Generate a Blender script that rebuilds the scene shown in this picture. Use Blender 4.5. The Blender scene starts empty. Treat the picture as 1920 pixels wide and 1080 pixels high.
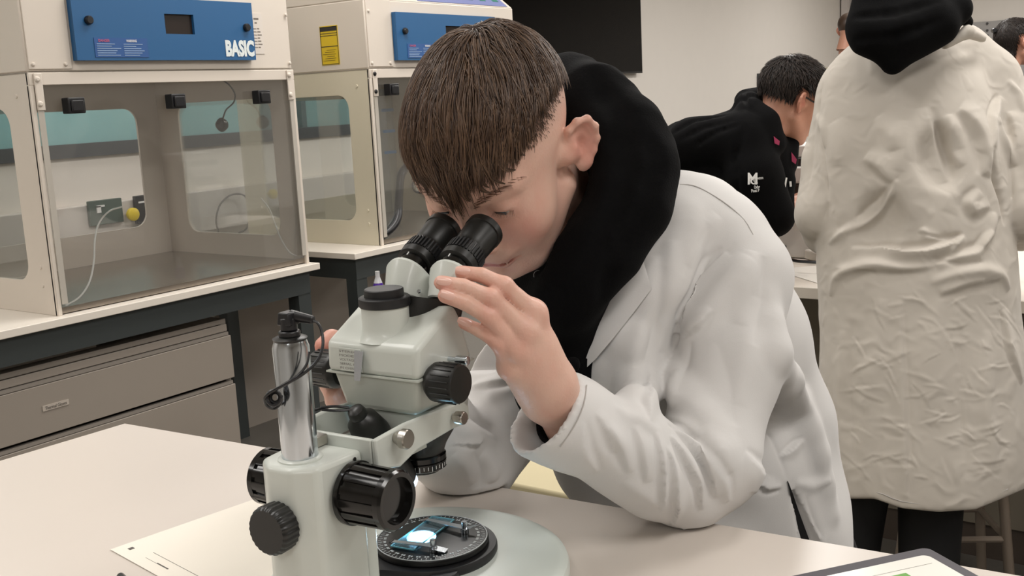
import bpy, bmesh, math, random
import numpy as np
from mathutils import Vector, Matrix
random.seed(7)
rng = np.random.default_rng(7)
COL = bpy.context.scene.collection
SC = bpy.context.scene

# ---------------------------------------------------------------- camera
F = 2000.0; CZ = 1.32
_h = math.radians(35.4); _p = math.radians(10.2); _r = math.radians(2.86)
_f0 = np.array([math.cos(_h), math.sin(_h), 0]); _r0 = np.array([math.sin(_h), -math.cos(_h), 0]); _z = np.array([0, 0, 1.0])
FW = math.cos(_p)*_f0 - math.sin(_p)*_z
_u0 = math.sin(_p)*_f0 + math.cos(_p)*_z
UP = math.cos(_r)*_u0 + math.sin(_r)*_r0
RT = math.cos(_r)*_r0 - math.sin(_r)*_u0
CAM = np.array([0, 0, CZ])
def P(x, y, d):                       # photo pixel + distance -> point of the room
    return CAM + d*(FW + (x-960)/F*RT - (y-540)/F*UP)
def PZ(x, y, k):                      # photo pixel on the horizontal plane z = k
    v = FW + (x-960)/F*RT - (y-540)/F*UP
    return CAM + v*((k-CZ)/v[2])
def on(axis, val, x, y):
    v = FW + (x-960)/F*RT - (y-540)/F*UP
    return CAM + v*((val-CAM[axis])/v[axis])
cd = bpy.data.cameras.new('camera'); cam = bpy.data.objects.new('camera', cd); COL.objects.link(cam)
cd.sensor_width = 36; cd.sensor_fit = 'HORIZONTAL'; cd.lens = 36*F/1920; cd.clip_start = 0.02; cd.clip_end = 60
M4 = Matrix.Identity(4)
for i in range(3):
    M4[i][0] = RT[i]; M4[i][1] = UP[i]; M4[i][2] = -FW[i]; M4[i][3] = CAM[i]
cam.matrix_world = M4
SC.camera = cam

# ---------------------------------------------------------------- world, lights, exposure
w = bpy.data.worlds.new('world'); SC.world = w; w.use_nodes = True
w.node_tree.nodes['Background'].inputs[0].default_value = (1.0, 0.96, 0.9, 1)
w.node_tree.nodes['Background'].inputs[1].default_value = 0.3
SC.view_settings.view_transform = 'Standard'; SC.view_settings.look = 'None'
SC.view_settings.gamma = 1; SC.view_settings.use_curve_mapping = False
SC.view_settings.exposure = 0.0
CEIL = 2.85
LIGHT_SPOTS = [(0.55, -0.9, 20), (0.2, 1.5, 16), (2.6, 0.1, 22), (2.6, 2.0, 24), (5.0, -0.6, 46), (5.2, 1.9, 46), (8.0, -0.5, 44), (8.2, 2.0, 44), (11.2, -.5, 44), (11.2, 2.4, 44), (-2.0, -1.0, 24), (5.0, -3.2, 40), (2.4, -3.0, 24), (1.5, 3.75, 5), (3.6, 3.75, 5), (-1.2, 3.2, 24)]
for i, (x, y, e) in enumerate(LIGHT_SPOTS):
    ld = bpy.data.lights.new('ceiling_light', 'AREA'); ld.shape = 'RECTANGLE'; ld.size = 1.15; ld.size_y = 0.56
    ld.energy = e+5; ld.color = (1.0, 0.965, 0.925)
    lo = bpy.data.objects.new('ceiling_lamp_glow', ld); lo.location = (x, y, CEIL-0.045); COL.objects.link(lo)

# ---------------------------------------------------------------- materials
MATS = {}
def srgb(r, g=None, b=None):
    if g is None:
        r, g, b = [int(r[i:i+2], 16) for i in (0, 2, 4)]
    out = []
    for c in (r, g, b):
        c = c/255.0
        out.append(c/12.92 if c <= 0.04045 else ((c+0.055)/1.055)**2.4)
    return tuple(out)+(1,)
def mat(name, col, rough=0.5, metal=0.0, bump=0.0, bscale=60, var=0.0, vscale=8, coat=0.0, sheen=0.0, spec=0.5, sss=0.0, stretch=(1, 1, 1), emit=None, estr=0.0, detail=4):
    if name in MATS: return MATS[name]
    m = bpy.data.materials.new(name); m.use_nodes = True
    nt = m.node_tree; b = nt.nodes['Principled BSDF']
    c = srgb(col) if isinstance(col, str) else tuple(col)
    b.inputs['Base Color'].default_value = c
    b.inputs['Roughness'].default_value = rough; b.inputs['Metallic'].default_value = metal
    b.inputs['Specular IOR Level'].default_value = spec
    if coat: b.inputs['Coat Weight'].default_value = coat; b.inputs['Coat Roughness'].default_value = 0.08
    if sheen: b.inputs['Sheen Weight'].default_value = sheen; b.inputs['Sheen Roughness'].default_value = 0.5
    if sss:
        b.inputs['Subsurface Weight'].default_value = sss; b.inputs['Subsurface Radius'].default_value = (1, .35, .2); b.inputs['Subsurface Scale'].default_value = 0.006
    if emit is not None:
        b.inputs['Emission Color'].default_value = srgb(emit); b.inputs['Emission Strength'].default_value = estr
    tc = nt.nodes.new('ShaderNodeTexCoord'); mp = nt.nodes.new('ShaderNodeMapping'); mp.inputs['Scale'].default_value = stretch
    nt.links.new(tc.outputs['Object'], mp.inputs[0])
    if var:
        n = nt.nodes.new('ShaderNodeTexNoise'); n.inputs['Scale'].default_value = vscale; n.inputs['Detail'].default_value = detail
        r = nt.nodes.new('ShaderNodeMixRGB'); r.blend_type = 'MIX'
        r.inputs[1].default_value = tuple(max(0, v*(1-var)) for v in c[:3])+(1,); r.inputs[2].default_value = tuple(min(1, v*(1+var)) for v in c[:3])+(1,)
        nt.links.new(mp.outputs[0], n.inputs['Vector']); nt.links.new(n.outputs['Fac'], r.inputs[0]); nt.links.new(r.outputs[0], b.inputs['Base Color'])
    if bump:
        n = nt.nodes.new('ShaderNodeTexNoise'); n.inputs['Scale'].default_value = bscale; n.inputs['Detail'].default_value = detail
        bp = nt.nodes.new('ShaderNodeBump'); bp.inputs['Strength'].default_value = bump; bp.inputs['Distance'].default_value = 0.004
        nt.links.new(mp.outputs[0], n.inputs['Vector']); nt.links.new(n.outputs['Fac'], bp.inputs['Height']); nt.links.new(bp.outputs[0], b.inputs['Normal'])
    MATS[name] = m; return m
def glass(name, tint=(1, 1, 1), gloss=0.08, haze=0.05, hazecol=(.8, .8, .8)):
    if name in MATS: return MATS[name]
    m = bpy.data.materials.new(name); m.use_nodes = True; nt = m.node_tree; nt.nodes.clear()
    o = nt.nodes.new('ShaderNodeOutputMaterial'); t = nt.nodes.new('ShaderNodeBsdfTransparent'); t.inputs[0].default_value = tuple(tint)+(1,)
    g = nt.nodes.new('ShaderNodeBsdfGlossy'); g.inputs['Roughness'].default_value = 0.03
    d = nt.nodes.new('ShaderNodeBsdfDiffuse'); d.inputs[0].default_value = tuple(hazecol)+(1,)
    fr = nt.nodes.new('ShaderNodeFresnel'); fr.inputs[0].default_value = 1.45
    ml = nt.nodes.new('ShaderNodeMath'); ml.operation = 'MULTIPLY_ADD'; ml.inputs[1].default_value = 0.6; ml.inputs[2].default_value = gloss-0.03
    m1 = nt.nodes.new('ShaderNodeMixShader'); m2 = nt.nodes.new('ShaderNodeMixShader'); m1.inputs[0].default_value = haze
    nt.links.new(t.outputs[0], m1.inputs[1]); nt.links.new(d.outputs[0], m1.inputs[2])
    nt.links.new(fr.outputs[0], ml.inputs[0]); nt.links.new(ml.outputs[0], m2.inputs[0])
    nt.links.new(m1.outputs[0], m2.inputs[1]); nt.links.new(g.outputs[0], m2.inputs[2]); nt.links.new(m2.outputs[0], o.inputs[0])
    MATS[name] = m; return m

# ---------------------------------------------------------------- mesh helpers
class MB:
    """collects simple solids, then links them as ONE mesh object"""
    def __init__(s): s.v = []; s.f = []; s.m = []; s.cur = 0
    def add(s, vs, fs):
        b = len(s.v); s.v += [tuple(map(float, q)) for q in vs]; s.f += [tuple(i+b for i in f) for f in fs]; s.m += [s.cur]*len(fs); return s
    def box(s, a, b, R=None, o=None):
        x0, y0, z0 = a; x1, y1, z1 = b
        if x0 > x1: x0, x1 = x1, x0
        if y0 > y1: y0, y1 = y1, y0
        if z0 > z1: z0, z1 = z1, z0
        vs = [(x0,y0,z0),(x1,y0,z0),(x1,y1,z0),(x0,y1,z0),(x0,y0,z1),(x1,y0,z1),(x1,y1,z1),(x0,y1,z1)]
        if R is not None: vs = [tuple(np.array(o if o is not None else (0,0,0))+np.array(R)@np.array(q)) for q in vs]
        return s.add(vs, [(0,3,2,1),(4,5,6,7),(0,1,5,4),(1,2,6,5),(2,3,7,6),(3,0,4,7)])
    def prism(s, lo, hi):                        # two matching rings
        n = len(lo); vs = list(lo)+list(hi)
        return s.add(vs, [tuple(range(n))[::-1], tuple(range(n, 2*n))]+[(i, (i+1) % n, n+(i+1) % n, n+i) for i in range(n)])
    def rings(s, rs, caps=True):
        n = len(rs[0]); vs = [q for r in rs for q in r]; fs = []
        for k in range(len(rs)-1):
            for i in range(n): fs.append((k*n+i, k*n+(i+1) % n, (k+1)*n+(i+1) % n, (k+1)*n+i))
        if caps: fs.append(tuple(range(n))[::-1]); fs.append(tuple(range((len(rs)-1)*n, len(rs)*n)))
        return s.add(vs, fs)
    def lathe(s, a, axis, prof, n=32, caps=True, flute=None):   # prof: [(along, radius)]
        a = np.array(a, float); ax = np.array(axis, float); ax /= np.linalg.norm(ax)
        t = np.array([0, 0, 1.]) if abs(ax[2]) < .9 else np.array([1., 0, 0])
        u = np.cross(t, ax); u /= np.linalg.norm(u); w_ = np.cross(ax, u)
        rs = []
        for h, r in prof:
            ring = []
            for i in range(n):
                an = 2*math.pi*i/n; rr = r
                if flute and flute[1] <= h <= flute[2] : rr = r*(1-flute[3]*(1 if (i*flute[0]//n*2 != (i*flute[0]*2)//n) else 0))
                ring.append(a+ax*h+(u*math.cos(an)+w_*math.sin(an))*rr)
            rs.append(ring)
        return s.rings(rs, caps)
    def cyl(s, a, b, r, r2=None, n=24):
        a = np.array(a, float); b = np.array(b, float); L = np.linalg.norm(b-a)
        return s.lathe(a, b-a, [(0, r), (L, r if r2 is None else r2)], n)
    def tube(s, pts, r, n=8, sub=6):
        pts = [np.array(q, float) for q in pts]
        if sub > 1 and len(pts) > 2:
            out = []; ex = [2*pts[0]-pts[1]]+pts+[2*pts[-1]-pts[-2]]
            for k in range(1, len(ex)-2):
                for j in range(sub):
                    t = j/sub; p0, p1, p2, p3 = ex[k-1:k+3]
                    out.append(.5*((2*p1)+(-p0+p2)*t+(2*p0-5*p1+4*p2-p3)*t*t+(-p0+3*p1-3*p2+p3)*t**3))
            out.append(pts[-1]); pts = out
        rs = []; pu = None
        for i, q in enumerate(pts):
            d = pts[min(i+1, len(pts)-1)]-pts[max(i-1, 0)]; d = d/(np.linalg.norm(d)+1e-12)
            if pu is None:
                t = np.array([0, 0, 1.]) if abs(d[2]) < .9 else np.array([1., 0, 0]); u = np.cross(t, d)
            else: u = pu-d*(pu@d)
            u /= np.linalg.norm(u)+1e-12; pu = u; w_ = np.cross(d, u)
            rr = r if np.isscalar(r) else float(np.interp(i/(len(pts)-1), np.linspace(0, 1, len(r)), r))
            rs.append([q+(u*math.cos(2*math.pi*k/n)+w_*math.sin(2*math.pi*k/n))*rr for k in range(n)])
        return s.rings(rs)
    def plate(s, outline, thick, nrm):           # planar outline (3d points) given a thickness along nrm
        nrm = np.array(nrm, float); lo = [np.array(q, float) for q in outline]
        return s.prism(lo, [q+nrm*thick for q in lo])
    def build(s, name, m, parent=None, bevel=0, smooth=False, loc=None, seg=2):
        me = bpy.data.meshes.new(name); me.from_pydata(s.v, [], s.f)
        ms = m if isinstance(m, (list, tuple)) else [m]
        for q in ms: me.materials.append(q)
        if len(ms) > 1: me.polygons.foreach_set('material_index', s.m)
        bm = bmesh.new(); bm.from_mesh(me); bmesh.ops.recalc_face_normals(bm, faces=bm.faces); bm.to_mesh(me); bm.free()
        o = bpy.data.objects.new(name, me); COL.objects.link(o)
        if parent is not None: attach(o, parent)
        if loc is not None: o.location = loc
        if bevel:
            b = o.modifiers.new('bevel', 'BEVEL'); b.width = bevel; b.segments = seg; b.limit_method = 'ANGLE'; b.angle_limit = math.radians(35); b.harden_normals = False
        if smooth or bevel:
            me.polygons.foreach_set('use_smooth', [True]*len(me.polygons))
            try: me.set_sharp_from_angle(angle=math.radians(38))
            except Exception: pass
        return o
def attach(o, parent):
    o.parent = parent
def tag(o, label=None, cat=None, group=None, kind=None):
    if label: o['label'] = label
    if cat: o['category'] = cat
    if group: o['group'] = group
    if kind: o['kind'] = kind
    return o
def empty(name, loc=(0, 0, 0), rz=0, **k):
    o = bpy.data.objects.new(name, None); COL.objects.link(o); o.location = loc; o.rotation_euler = (0, 0, rz); o.empty_display_size = .05
    return tag(o, **k)
def struct(name, mb, m, **k):
    o = mb.build(name, m, **k)
    if o.parent is None: o['kind'] = 'structure'
    return o
def copy_tree(o, parent=None):
    c = o.copy(); COL.objects.link(c)
    if parent is not None: c.parent = parent
    for ch in list(o.children): copy_tree(ch, c)
    return c
def text_mesh(name, body, size, m, parent, origin, right, up, depth=0.0006, offset=0.0, align='LEFT', label=None, sx=1.0):
    cu = bpy.data.curves.new(name, 'FONT'); cu.body = body; cu.size = size; cu.extrude = depth; cu.offset = offset; cu.align_x = align; cu.resolution_u = 3
    t = bpy.data.objects.new(name, cu); COL.objects.link(t)
    me = bpy.data.meshes.new_from_object(t); bpy.data.objects.remove(t)
    r = np.array(right, float); r /= np.linalg.norm(r); u = np.array(up, float); u -= r*(u@r); u /= np.linalg.norm(u); n = np.cross(r, u)
    co = np.array([v.co[:] for v in me.vertices]) if len(me.vertices) else np.zeros((0, 3))
    co = np.array(origin)+np.outer(co[:, 0]*sx, r)+np.outer(co[:, 1], u)+np.outer(co[:, 2], n)
    for i, v in enumerate(me.vertices): v.co = co[i]
    me.materials.clear(); me.materials.append(m)
    o = bpy.data.objects.new(name, me); COL.objects.link(o)
    if parent is not None: attach(o, parent)
    if label: o['label'] = label
    return o
def fit_text(name, body, m, parent, origin, right, up, W, H, **k):   # text scaled into a W x H box
    o = text_mesh(name, body, 1.0, m, parent, (0, 0, 0), (1, 0, 0), (0, 1, 0), depth=0, offset=k.get('offset', 0))
    co = np.array([v.co[:] for v in o.data.vertices]); lo = co.min(0); hi = co.max(0)
    r = np.array(right, float); r /= np.linalg.norm(r); u = np.array(up, float); u -= r*(u@r); u /= np.linalg.norm(u); n = np.cross(r, u)
    for v, c in zip(o.data.vertices, co):
        q = np.array(origin)+r*(c[0]-lo[0])/(hi[0]-lo[0])*W+u*(c[1]-lo[1])/(hi[1]-lo[1])*H+n*0.0005
        v.co = q
    if k.get('thick'):
        md = o.modifiers.new('solid', 'SOLIDIFY'); md.thickness = k['thick']; md.offset = 0
    if k.get('label'): o['label'] = k['label']
    return o
# ================================================================ setting
WY = 4.35; IY = 3.45; XF = 13.6; S = 1.3; BZ = 0.80
m_wall = mat('wall_paint', 'e0dad2', 0.85, bump=.05, bscale=200, var=.02)
m_floor = mat('vinyl_floor', '6a6660', 0.35, var=.12, vscale=60)
m_ceil = mat('ceiling_tile', 'e6e2da', 0.9, bump=.1, bscale=300)
struct('floor', MB().box((-4, -5.5, -0.1), (XF+.2, WY+.2, 0)), m_floor)
struct('ceiling', MB().box((-4, -5.5, CEIL), (XF+.2, WY+.2, CEIL+.1)), m_ceil)
wb = MB()                                    # back wall with a strip window behind the cupboards
wz0, wz1, wx0, wx1 = on(1, WY, 180, 288)[2]-.01, 2.1, 0.3, on(1, WY, 690, 240)[0]
wb.box((-4, WY, 0), (XF, WY+.15, wz0)); wb.box((-4, WY, wz1), (XF, WY+.15, CEIL)); wb.box((-4, WY, wz0), (wx0, WY+.15, wz1)); wb.box((wx1, WY, wz0), (XF, WY+.15, wz1))
struct('wall_back', wb, m_wall)
struct('wall_far', MB().box((XF, -5.5, 0), (XF+.15, WY+.15, CEIL)), m_wall)
struct('wall_left', MB().box((-4.15, -5.5, 0), (-4, WY+.15, CEIL)), m_wall)
struct('wall_right', MB().box((-4, -5.65, 0), (XF, -5.5, CEIL)), m_wall)
m_dark = mat('dark_trim', '45484a', 0.5)
wf = empty('window_1'); wf['kind'] = 'structure'
f = MB(); f.box((wx0, WY-.02, wz0-.0), (wx1, WY+.03, wz0+.06)); f.box((wx0, WY-.01, wz1-.04), (wx1, WY+.03, wz1))
for x in (wx0, 1.7, 4.2, wx1-.04): f.box((x, WY-.01, wz0+.06), (x+.035, WY+.03, wz1-.04))
f.build('window_frame', m_dark, wf)
MB().box((wx0, WY+.05, wz0+.01), (wx1, WY+.056, wz1)).build('window_glow_panel', mat('teal_glow', 'c2e4e6', 0.7), wf)  # teal panel added behind the pane; its colour stands for the window's glow
MB().box((wx0+.01, WY+.01, wz0+.06), (wx1-.01, WY+.014, wz1-.04)).build('window_pane', glass('window_glass', (.9, .97, .97), .05, .03), wf)
sk = MB().box((-4, WY-.018, 0), (XF, WY, .1)); struct('baseboard_back', sk, mat('skirting', '6a6358', .5))
struct('baseboard_far', MB().box((XF-.018, -5.5, 0), (XF, WY-.02, .1)), MATS['skirting'])
# boxed-in column at the end of the back wall with vertical ribs
c0 = on(1, WY, 1568, 40)[0]
tr = MB()
for k in range(5): tr.box((c0+.12+k*.2, WY-.09-.0*k, 0), (c0+.22+k*.2, WY-.02, CEIL))
struct('trim_1', tr, mat('rib_trim', 'cfc8c4', .6))
# ---------------------------------------------------------------- front table
TZ = .92
m_top = mat('white_laminate', 'd2c9c0', 0.32, var=.02, vscale=3)
m_steel = mat('dark_steel', '363b3b', 0.45)
tb = empty('lab_table', (0.5, .3, 0)); tag(tb, 'white laminate table in the foreground that carries the microscope', 'table')
o0 = np.array((0.5, .3, 0))
out = [(0.808, 1.212), (-.3, 1.272), (-.3, -.55), (.934, -.55)]
q = [np.array((x, y, TZ-.028))-o0 for x, y in out]
MB().plate(q[::-1], .028, (0, 0, 1)).build('table_top', m_top, tb, bevel=.002)
fr = MB()
fr.box((.02-.5, -.4-.3, TZ-.09), (.8-.5, -.36-.3, TZ-.03)); fr.box((-.2-.5, 1.12-.3, TZ-.09), (.75-.5, 1.16-.3, TZ-.03)); fr.box((.74-.5, -.36-.3, TZ-.09), (.78-.5, 1.12-.3, TZ-.03))
fr.build('frame', m_steel, tb)
for (x, y) in ((-.2, 1.12), (.74, 1.12), (-.2, -.4), (.78, -.4)):
    MB().box((x-.5, y-.3, 0), (x+.04-.5, y+.04-.3, TZ-.09)).build('leg', m_steel, tb)

# ---------------------------------------------------------------- benches along the back wall
m_edge = mat('bench_white', 'e2dacf', .4)
def bench(x0, x1, y0, label, drop=.075):
    t = empty('side_bench', (x0, y0, 0)); tag(t, label, 'bench', 'steel-framed benches under the fume cupboards')
    W = x1-x0; D = IY-.03-y0
    MB().box((0, 0, BZ-.022), (W, D, BZ)).build('bench_top', m_edge, t, bevel=.002)
    fr = MB(); fr.box((.02, .018, BZ-.022-drop), (W-.035, .055, BZ-.0225)); fr.box((.02, D-.07, BZ-.022-drop), (W-.035, D-.03, BZ-.0225))
    fr.box((.02, .055, BZ-.022-drop), (.06, D-.07, BZ-.0225)); fr.box((W-.075, .055, BZ-.022-drop), (W-.035, D-.07, BZ-.0225))
    fr.build('frame', m_steel, t)
    for lx in (.02, W-.09):
        for ly in (.02, D-.08): MB().box((lx, ly, 0), (lx+.055, ly+.05, BZ-.022-drop)).build('leg', m_steel, t)
    return t
by0 = PZ(300, 557, BZ)[1]
bx1 = PZ(592, 492, BZ)[0]
bench(.55, bx1, by0, 'white-topped bench with dark steel frame under the left fume cupboard')
b2 = PZ(665, 476, BZ)
bench(b2[0], b2[0]+1.15, b2[1], 'white-topped bench with dark steel frame under the fume cupboard behind the student')
MB_ = MB

# ---------------------------------------------------------------- fume cupboards
m_fc = mat('fume_white', 'd9cfc3', .42, var=.015, vscale=4)
m_cream = mat('fume_cream', 'd5cdb8', .45, var=.02, vscale=4)
m_blue = mat('panel_blue', '255c8c', .38, var=.03, vscale=3)
m_blk = mat('black_plastic', '17171a', .35)
m_pane = glass('acrylic', (1, 1, 1), .03, .035, (.85, .83, .79))
m_stl = mat('stainless', '9c9286', .26, metal=.6, bump=.05, bscale=20, var=.15, vscale=12)
m_white = mat('print_white', 'e8e8e6', .5); m_ink = mat('print_ink', '2a2622', .6); m_yel = mat('sticker_yellow', 'd8b820', .5, var=.05)
def rounded(x0, x1, z0, z1, r, n=6):
    pts = []
    for cx, cz, a0 in ((x1-r, z1-r, 0), (x0+r, z1-r, 90), (x0+r, z0+r, 180), (x1-r, z0+r, 270)):
        for k in range(n+1):
            a = math.radians(a0+90*k/n); pts.append((cx+r*math.cos(a), cz+r*math.sin(a)))
    return pts
def holed(mb, x0, x1, z0, z1, hole, place, t):     # rectangular sheet with a rounded opening; place(u, w, depth)
    n = len(hole); k = n//4
    crn = [(x1, z1), (x0, z1), (x0, z0), (x1, z0)]
    vs = []; fs = []
    for d in (0, t):
        vs += [place(u, v, d) for u, v in hole]+[place(u, v, d) for u, v in crn]
    B = n+4
    for c in range(4):
        idx = [c*k+i for i in range(k)]
        for i in range(k-1):
            fs.append((idx[i], idx[i+1], n+c)); fs.append((B+idx[i+1], B+idx[i], B+n+c))
        a, b = idx[-1], ((c+1) % 4)*k
        fs.append((a, b, n+(c+1) % 4, n+c)); fs.append((B+b, B+a, B+n+c, B+n+(c+1) % 4))
        fs.append((n+c, n+(c+1) % 4, B+n+(c+1) % 4, B+n+c))
    for i in range(n): fs.append((i, (i+1) % n, B+(i+1) % n, B+i)) 
    mb.add(vs, fs); return mb
def fume(x0, y0, mside, label, left):
    t = empty('fume_cupboard', (x0, y0, BZ)); tag(t, label, 'fume cupboard', 'ductless fume cupboards')
    W = .712*S; D = .55*S; H = .494*S; H2 = .68*S; T = .008
    # body: base tray, sides with openings, back with openings, top box
    hs = rounded(.10*S*0+.11, D-.12, .09, H-.09, .05)
    for k, xx in enumerate((0, W-T)):
        mb = MB(); holed(mb, 0, D, 0, H, hs, lambda u, v, d, xx=xx: (xx+d, u, v), T)
        mb.build('side_panel', mside, t, bevel=.0015)
        MB().plate([(xx+T/2-.002, u, v) for u, v in rounded(.105, D-.115, .085, H-.085, .05)], .004, (1, 0, 0)).build('side_window', glass('side_acrylic', (.98, 1, .99), .0, .02), t)
    mb = MB()
    hb = rounded(.10, W-.10, .12, H-.10, .05)
    holed(mb, T, W-T, 0, H, hb, lambda u, v, d: (u, D-T+d, v), T)
    mb.build('back_panel', mside, t)
    tray = MB(); tray.box((T, .004, .003), (W-T, D-T, .012)); tray.box((T, .004, .012), (W-T, .012, .02))
    tray.build('steel_tray', m_stl, t)
    top = MB()
    top.prism([(0, 0, H), (W, 0, H), (W, D, H), (0, D, H)], [(0, 0, H2), (W, 0, H2), (W, D, H2), (0, D, H2)])
    top.prism([(0, 0, H2), (W, 0, H2), (W, D, H2), (0, D, H2)], [(0, .16, H2+.13), (W, .16, H2+.13), (W, D, H2+.13), (0, D, H2+.13)])
    top.build('filter_housing', m_fc, t, bevel=.004)
    jl = MB().box((-.001, -.002, H-.004), (W+.001, D, H-.0005)); jl.build('joint_seal', mat('joint_grey', '8f877c', .6), t)  # thin grey strip round the joint below the filter housing
    # front frame + sash
    fr = MB(); fr.box((0, -.006, H-.035), (W, .008, H-.003)); fr.box((0, -.006, 0), (.012, .008, H-.035)); fr.box((W-.012, -.006, 0), (W, .008, H-.035))
    fr.build('front_frame', m_fc, t, bevel=.0015)
    MB().box((.016, -.001, .02), (W-.016, .004, H-.035)).build('front_sash', m_pane, t)
    for e0 in (.013, W-.03): MB().box((e0, -.009, .03), (e0+.017, -.0065, H-.1005)).build('sash_edge', mat('sash_edge', 'b9b3a9', .3), t)
    for xx in (.012, W-.034):
        b = MB().box((xx, -.012, H-.1), (xx+.022, -.0065, H-.004)).build('hinge_bracket', m_fc, t, bevel=.002)
        for zz in (H-.083, H-.02):
            MB().lathe((xx+.007, -.012, zz), (0, -1, 0), [(0, .008), (.003, .0075), (.006, .004)], 12).build('screw', m_fc if left else m_blk, b, smooth=True)
    lc = lambda px, py, dy=-.015: on(1, y0+dy, px, py)-np.array([x0, y0, BZ])
    for hp_ in ((137, 198), (328, 190), (489, 182)) if left else ((733, 168), (820, 163), (905, 158)):
        kx = lc(*hp_)[0]
        k = MB(); kz = lc(*hp_)[2]; k.box((kx-.025, -.034, kz-.021), (kx+.025, -.002, kz+.021)); k.box((kx-.018, -.040, kz-.016), (kx+.018, -.034, kz+.014)); k.build('sash_handle', m_blk, t, bevel=.007, seg=3)
    # cover plate + blue door
    bx0, bx1 = (lc(143, 117)[0], lc(478, 117)[0]) if left else (lc(744, 110)[0], lc(925, 30)[0])
    MB().box((0.006, -.004, H+.006), (bx0-.006, 0, H2+.0)).build('cover_plate', m_fc, t, bevel=.001)
    bz0, bz1 = H+.027, H+.20
    d = MB(); wx0, wx1, wz0, wz1 = bx0+(bx1-bx0)*.47, bx0+(bx1-bx0)*.635, bz0+.074, bz0+.13
    d.box((bx0, -.022, bz0), (wx0, -.003, bz1)); d.box((wx1, -.022, bz0), (bx1, -.003, bz1)); d.box((wx0, -.022, bz0), (wx1, -.003, wz0)); d.box((wx0, -.022, wz1), (wx1, -.003, bz1))
    door = d.build('control_door', m_blue, t)
    MB().box((wx0-.004, -.012, wz0-.004), (wx1+.004, -.004, wz1+.004)).build('display_recess', mat('recess', '2a221e', .25), door)
    for kx, kz in ((bx0+.045, bz0+.105), (bx1-.03, bz0+.098)):
        MB().lathe((kx, -.022, kz), (0, -1, 0), [(0, .012), (.008, .012), (.012, .009)], 16).build('door_knob', m_blk, door, smooth=True)
    st = MB().box((bx0+.055, -.0235, bz0+.008), (bx0+.225, -.0222, bz0+.06)).build('warning_label', mat('label_blue', '2a5590', .5), door)
    fit_text('lettering', 'DANGER', mat('print_pink', 'c05a78', .5), st, (bx0+.068, -.024, bz0+.049), (1, 0, 0), (0, 0, 1), .035, .007, offset=.02)
    fit_text('lettering', 'WARNING', m_white, st, (bx0+.155, -.024, bz0+.049), (1, 0, 0), (0, 0, 1), .034, .007, offset=.02)
    ln = MB()
    for j in range(6):
        for (sx, L) in ((.062, .075), (.146, .066)):
            ln.box((bx0+sx, -.0242, bz0+.0425-.006*j), (bx0+sx+L*(.6 if j == 1 else .75+.25*math.sin(j*2.3+sx*50)**2), -.0236, bz0+.0445-.006*j))
    ln.build('fine_print', mat('print_pale', '8fa8c8', .6), st)
    if left:
        fit_text('lettering', 'BASIC', mat('logo_white', 'dfe6e6', .4), door, (bx1-.118, -.0228, bz0+.010), (1, 0, 0), (0, 0, 1), .113, .050, offset=.055, label='white word BASIC on the blue door')
    # certificate label
    cx = bx1+.012
    ce = MB().box((cx, -.0015, bz0+.02), (cx+.045, 0, bz0+.145)).build('test_certificate', mat('cert', 'd9d0c6', .5), t)
    ln = MB(); ln.box((cx+.01, -.002, bz0+.125), (cx+.03, -.0016, bz0+.13)); ln.box((cx+.013, -.002, bz0+.113), (cx+.022, -.0016, bz0+.117))
    for j in range(7): 
        ln.box((cx+.006, -.002, bz0+.096-.0095*j), (cx+.018, -.0016, bz0+.098-.0095*j)); ln.box((cx+.021, -.002, bz0+.096-.0095*j), (cx+.03+.008*((j*7) % 3)/2, -.0016, bz0+.099-.0095*j))
    ln.build('fine_print', mat('pencil', '6f675f', .7), ce)
    for kx, kz in ((.018, H+.018), (bx0-.025, H+.018), (W-.012, H+.018), (W-.012, H+.17), (.018, H+.2)):
        MB().lathe((kx, -.004, kz), (0, -1, 0), [(0, .0055), (.003, .005), (.005, .003)], 12).build('screw', m_fc, t, smooth=True)
    # yellow notice on the left flank
    yy = MB().box((-.0015, .135, H+.022), (0, .225, H+.162)).build('yellow_notice', m_yel, t)
    nm = MB(); nm.box((-.0022, .139, H+.143), (-.0016, .221, H+.159))
    for zz, hh in ((.134, .002), (.126, .002), (.087, .0025), (.024, .0015), (.157, .0015)): nm.box((-.0022, .139, H+zz), (-.0016, .221, H+zz+hh))
    nm.box((-.0022, .137, H+.024), (-.0016, .139, H+.16)); nm.box((-.0022, .221, H+.024), (-.0016, .223, H+.16))
    for j in range(6): nm.box((-.0022, .15+.006*(j % 2), H+.075-.0075*j), (-.0016, .195+.01*(j % 3), H+.076-.0075*j))
    nm.build('notice_print', m_ink, yy)
    for a, b in ((.05, .13), (D-.09, .13), (.06, H-.06), (D-.09, H-.06), (.05, .08)):
        MB().lathe((0, a, b), (-1, 0, 0), [(0, .006), (.003, .005)], 10).build('screw', mside, t, smooth=True)
    # slanted control panel on the top
    u = np.array((0, .16, .13)); u = u/np.linalg.norm(u); nn = np.array((0, -u[2], u[1]))
    cp = [np.array((bx0+.17, 0, H2))+u*.008, np.array((W-.03, 0, H2))+u*.008, np.array((W-.03, 0, H2))+u*.12, np.array((bx0+.12, 0, H2))+u*.12]
    cpo = MB().plate([q+nn*.0005 for q in cp], .002, nn).build('touch_panel', mat('touch_panel', '7c84b4', .3), t)
    for j in range(4):
        bt = MB()
        c = cp[1]+u*.03+np.array((-.07-.09*j, 0, 0))+nn*.0025
        bt.plate([c, c+np.array((.04, 0, 0)), c+np.array((.04, 0, 0))+u*.02, c+u*.02], .001, nn)
        bt.build('panel_button', mat('button_green', '2f7a6a', .4), cpo)
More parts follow.
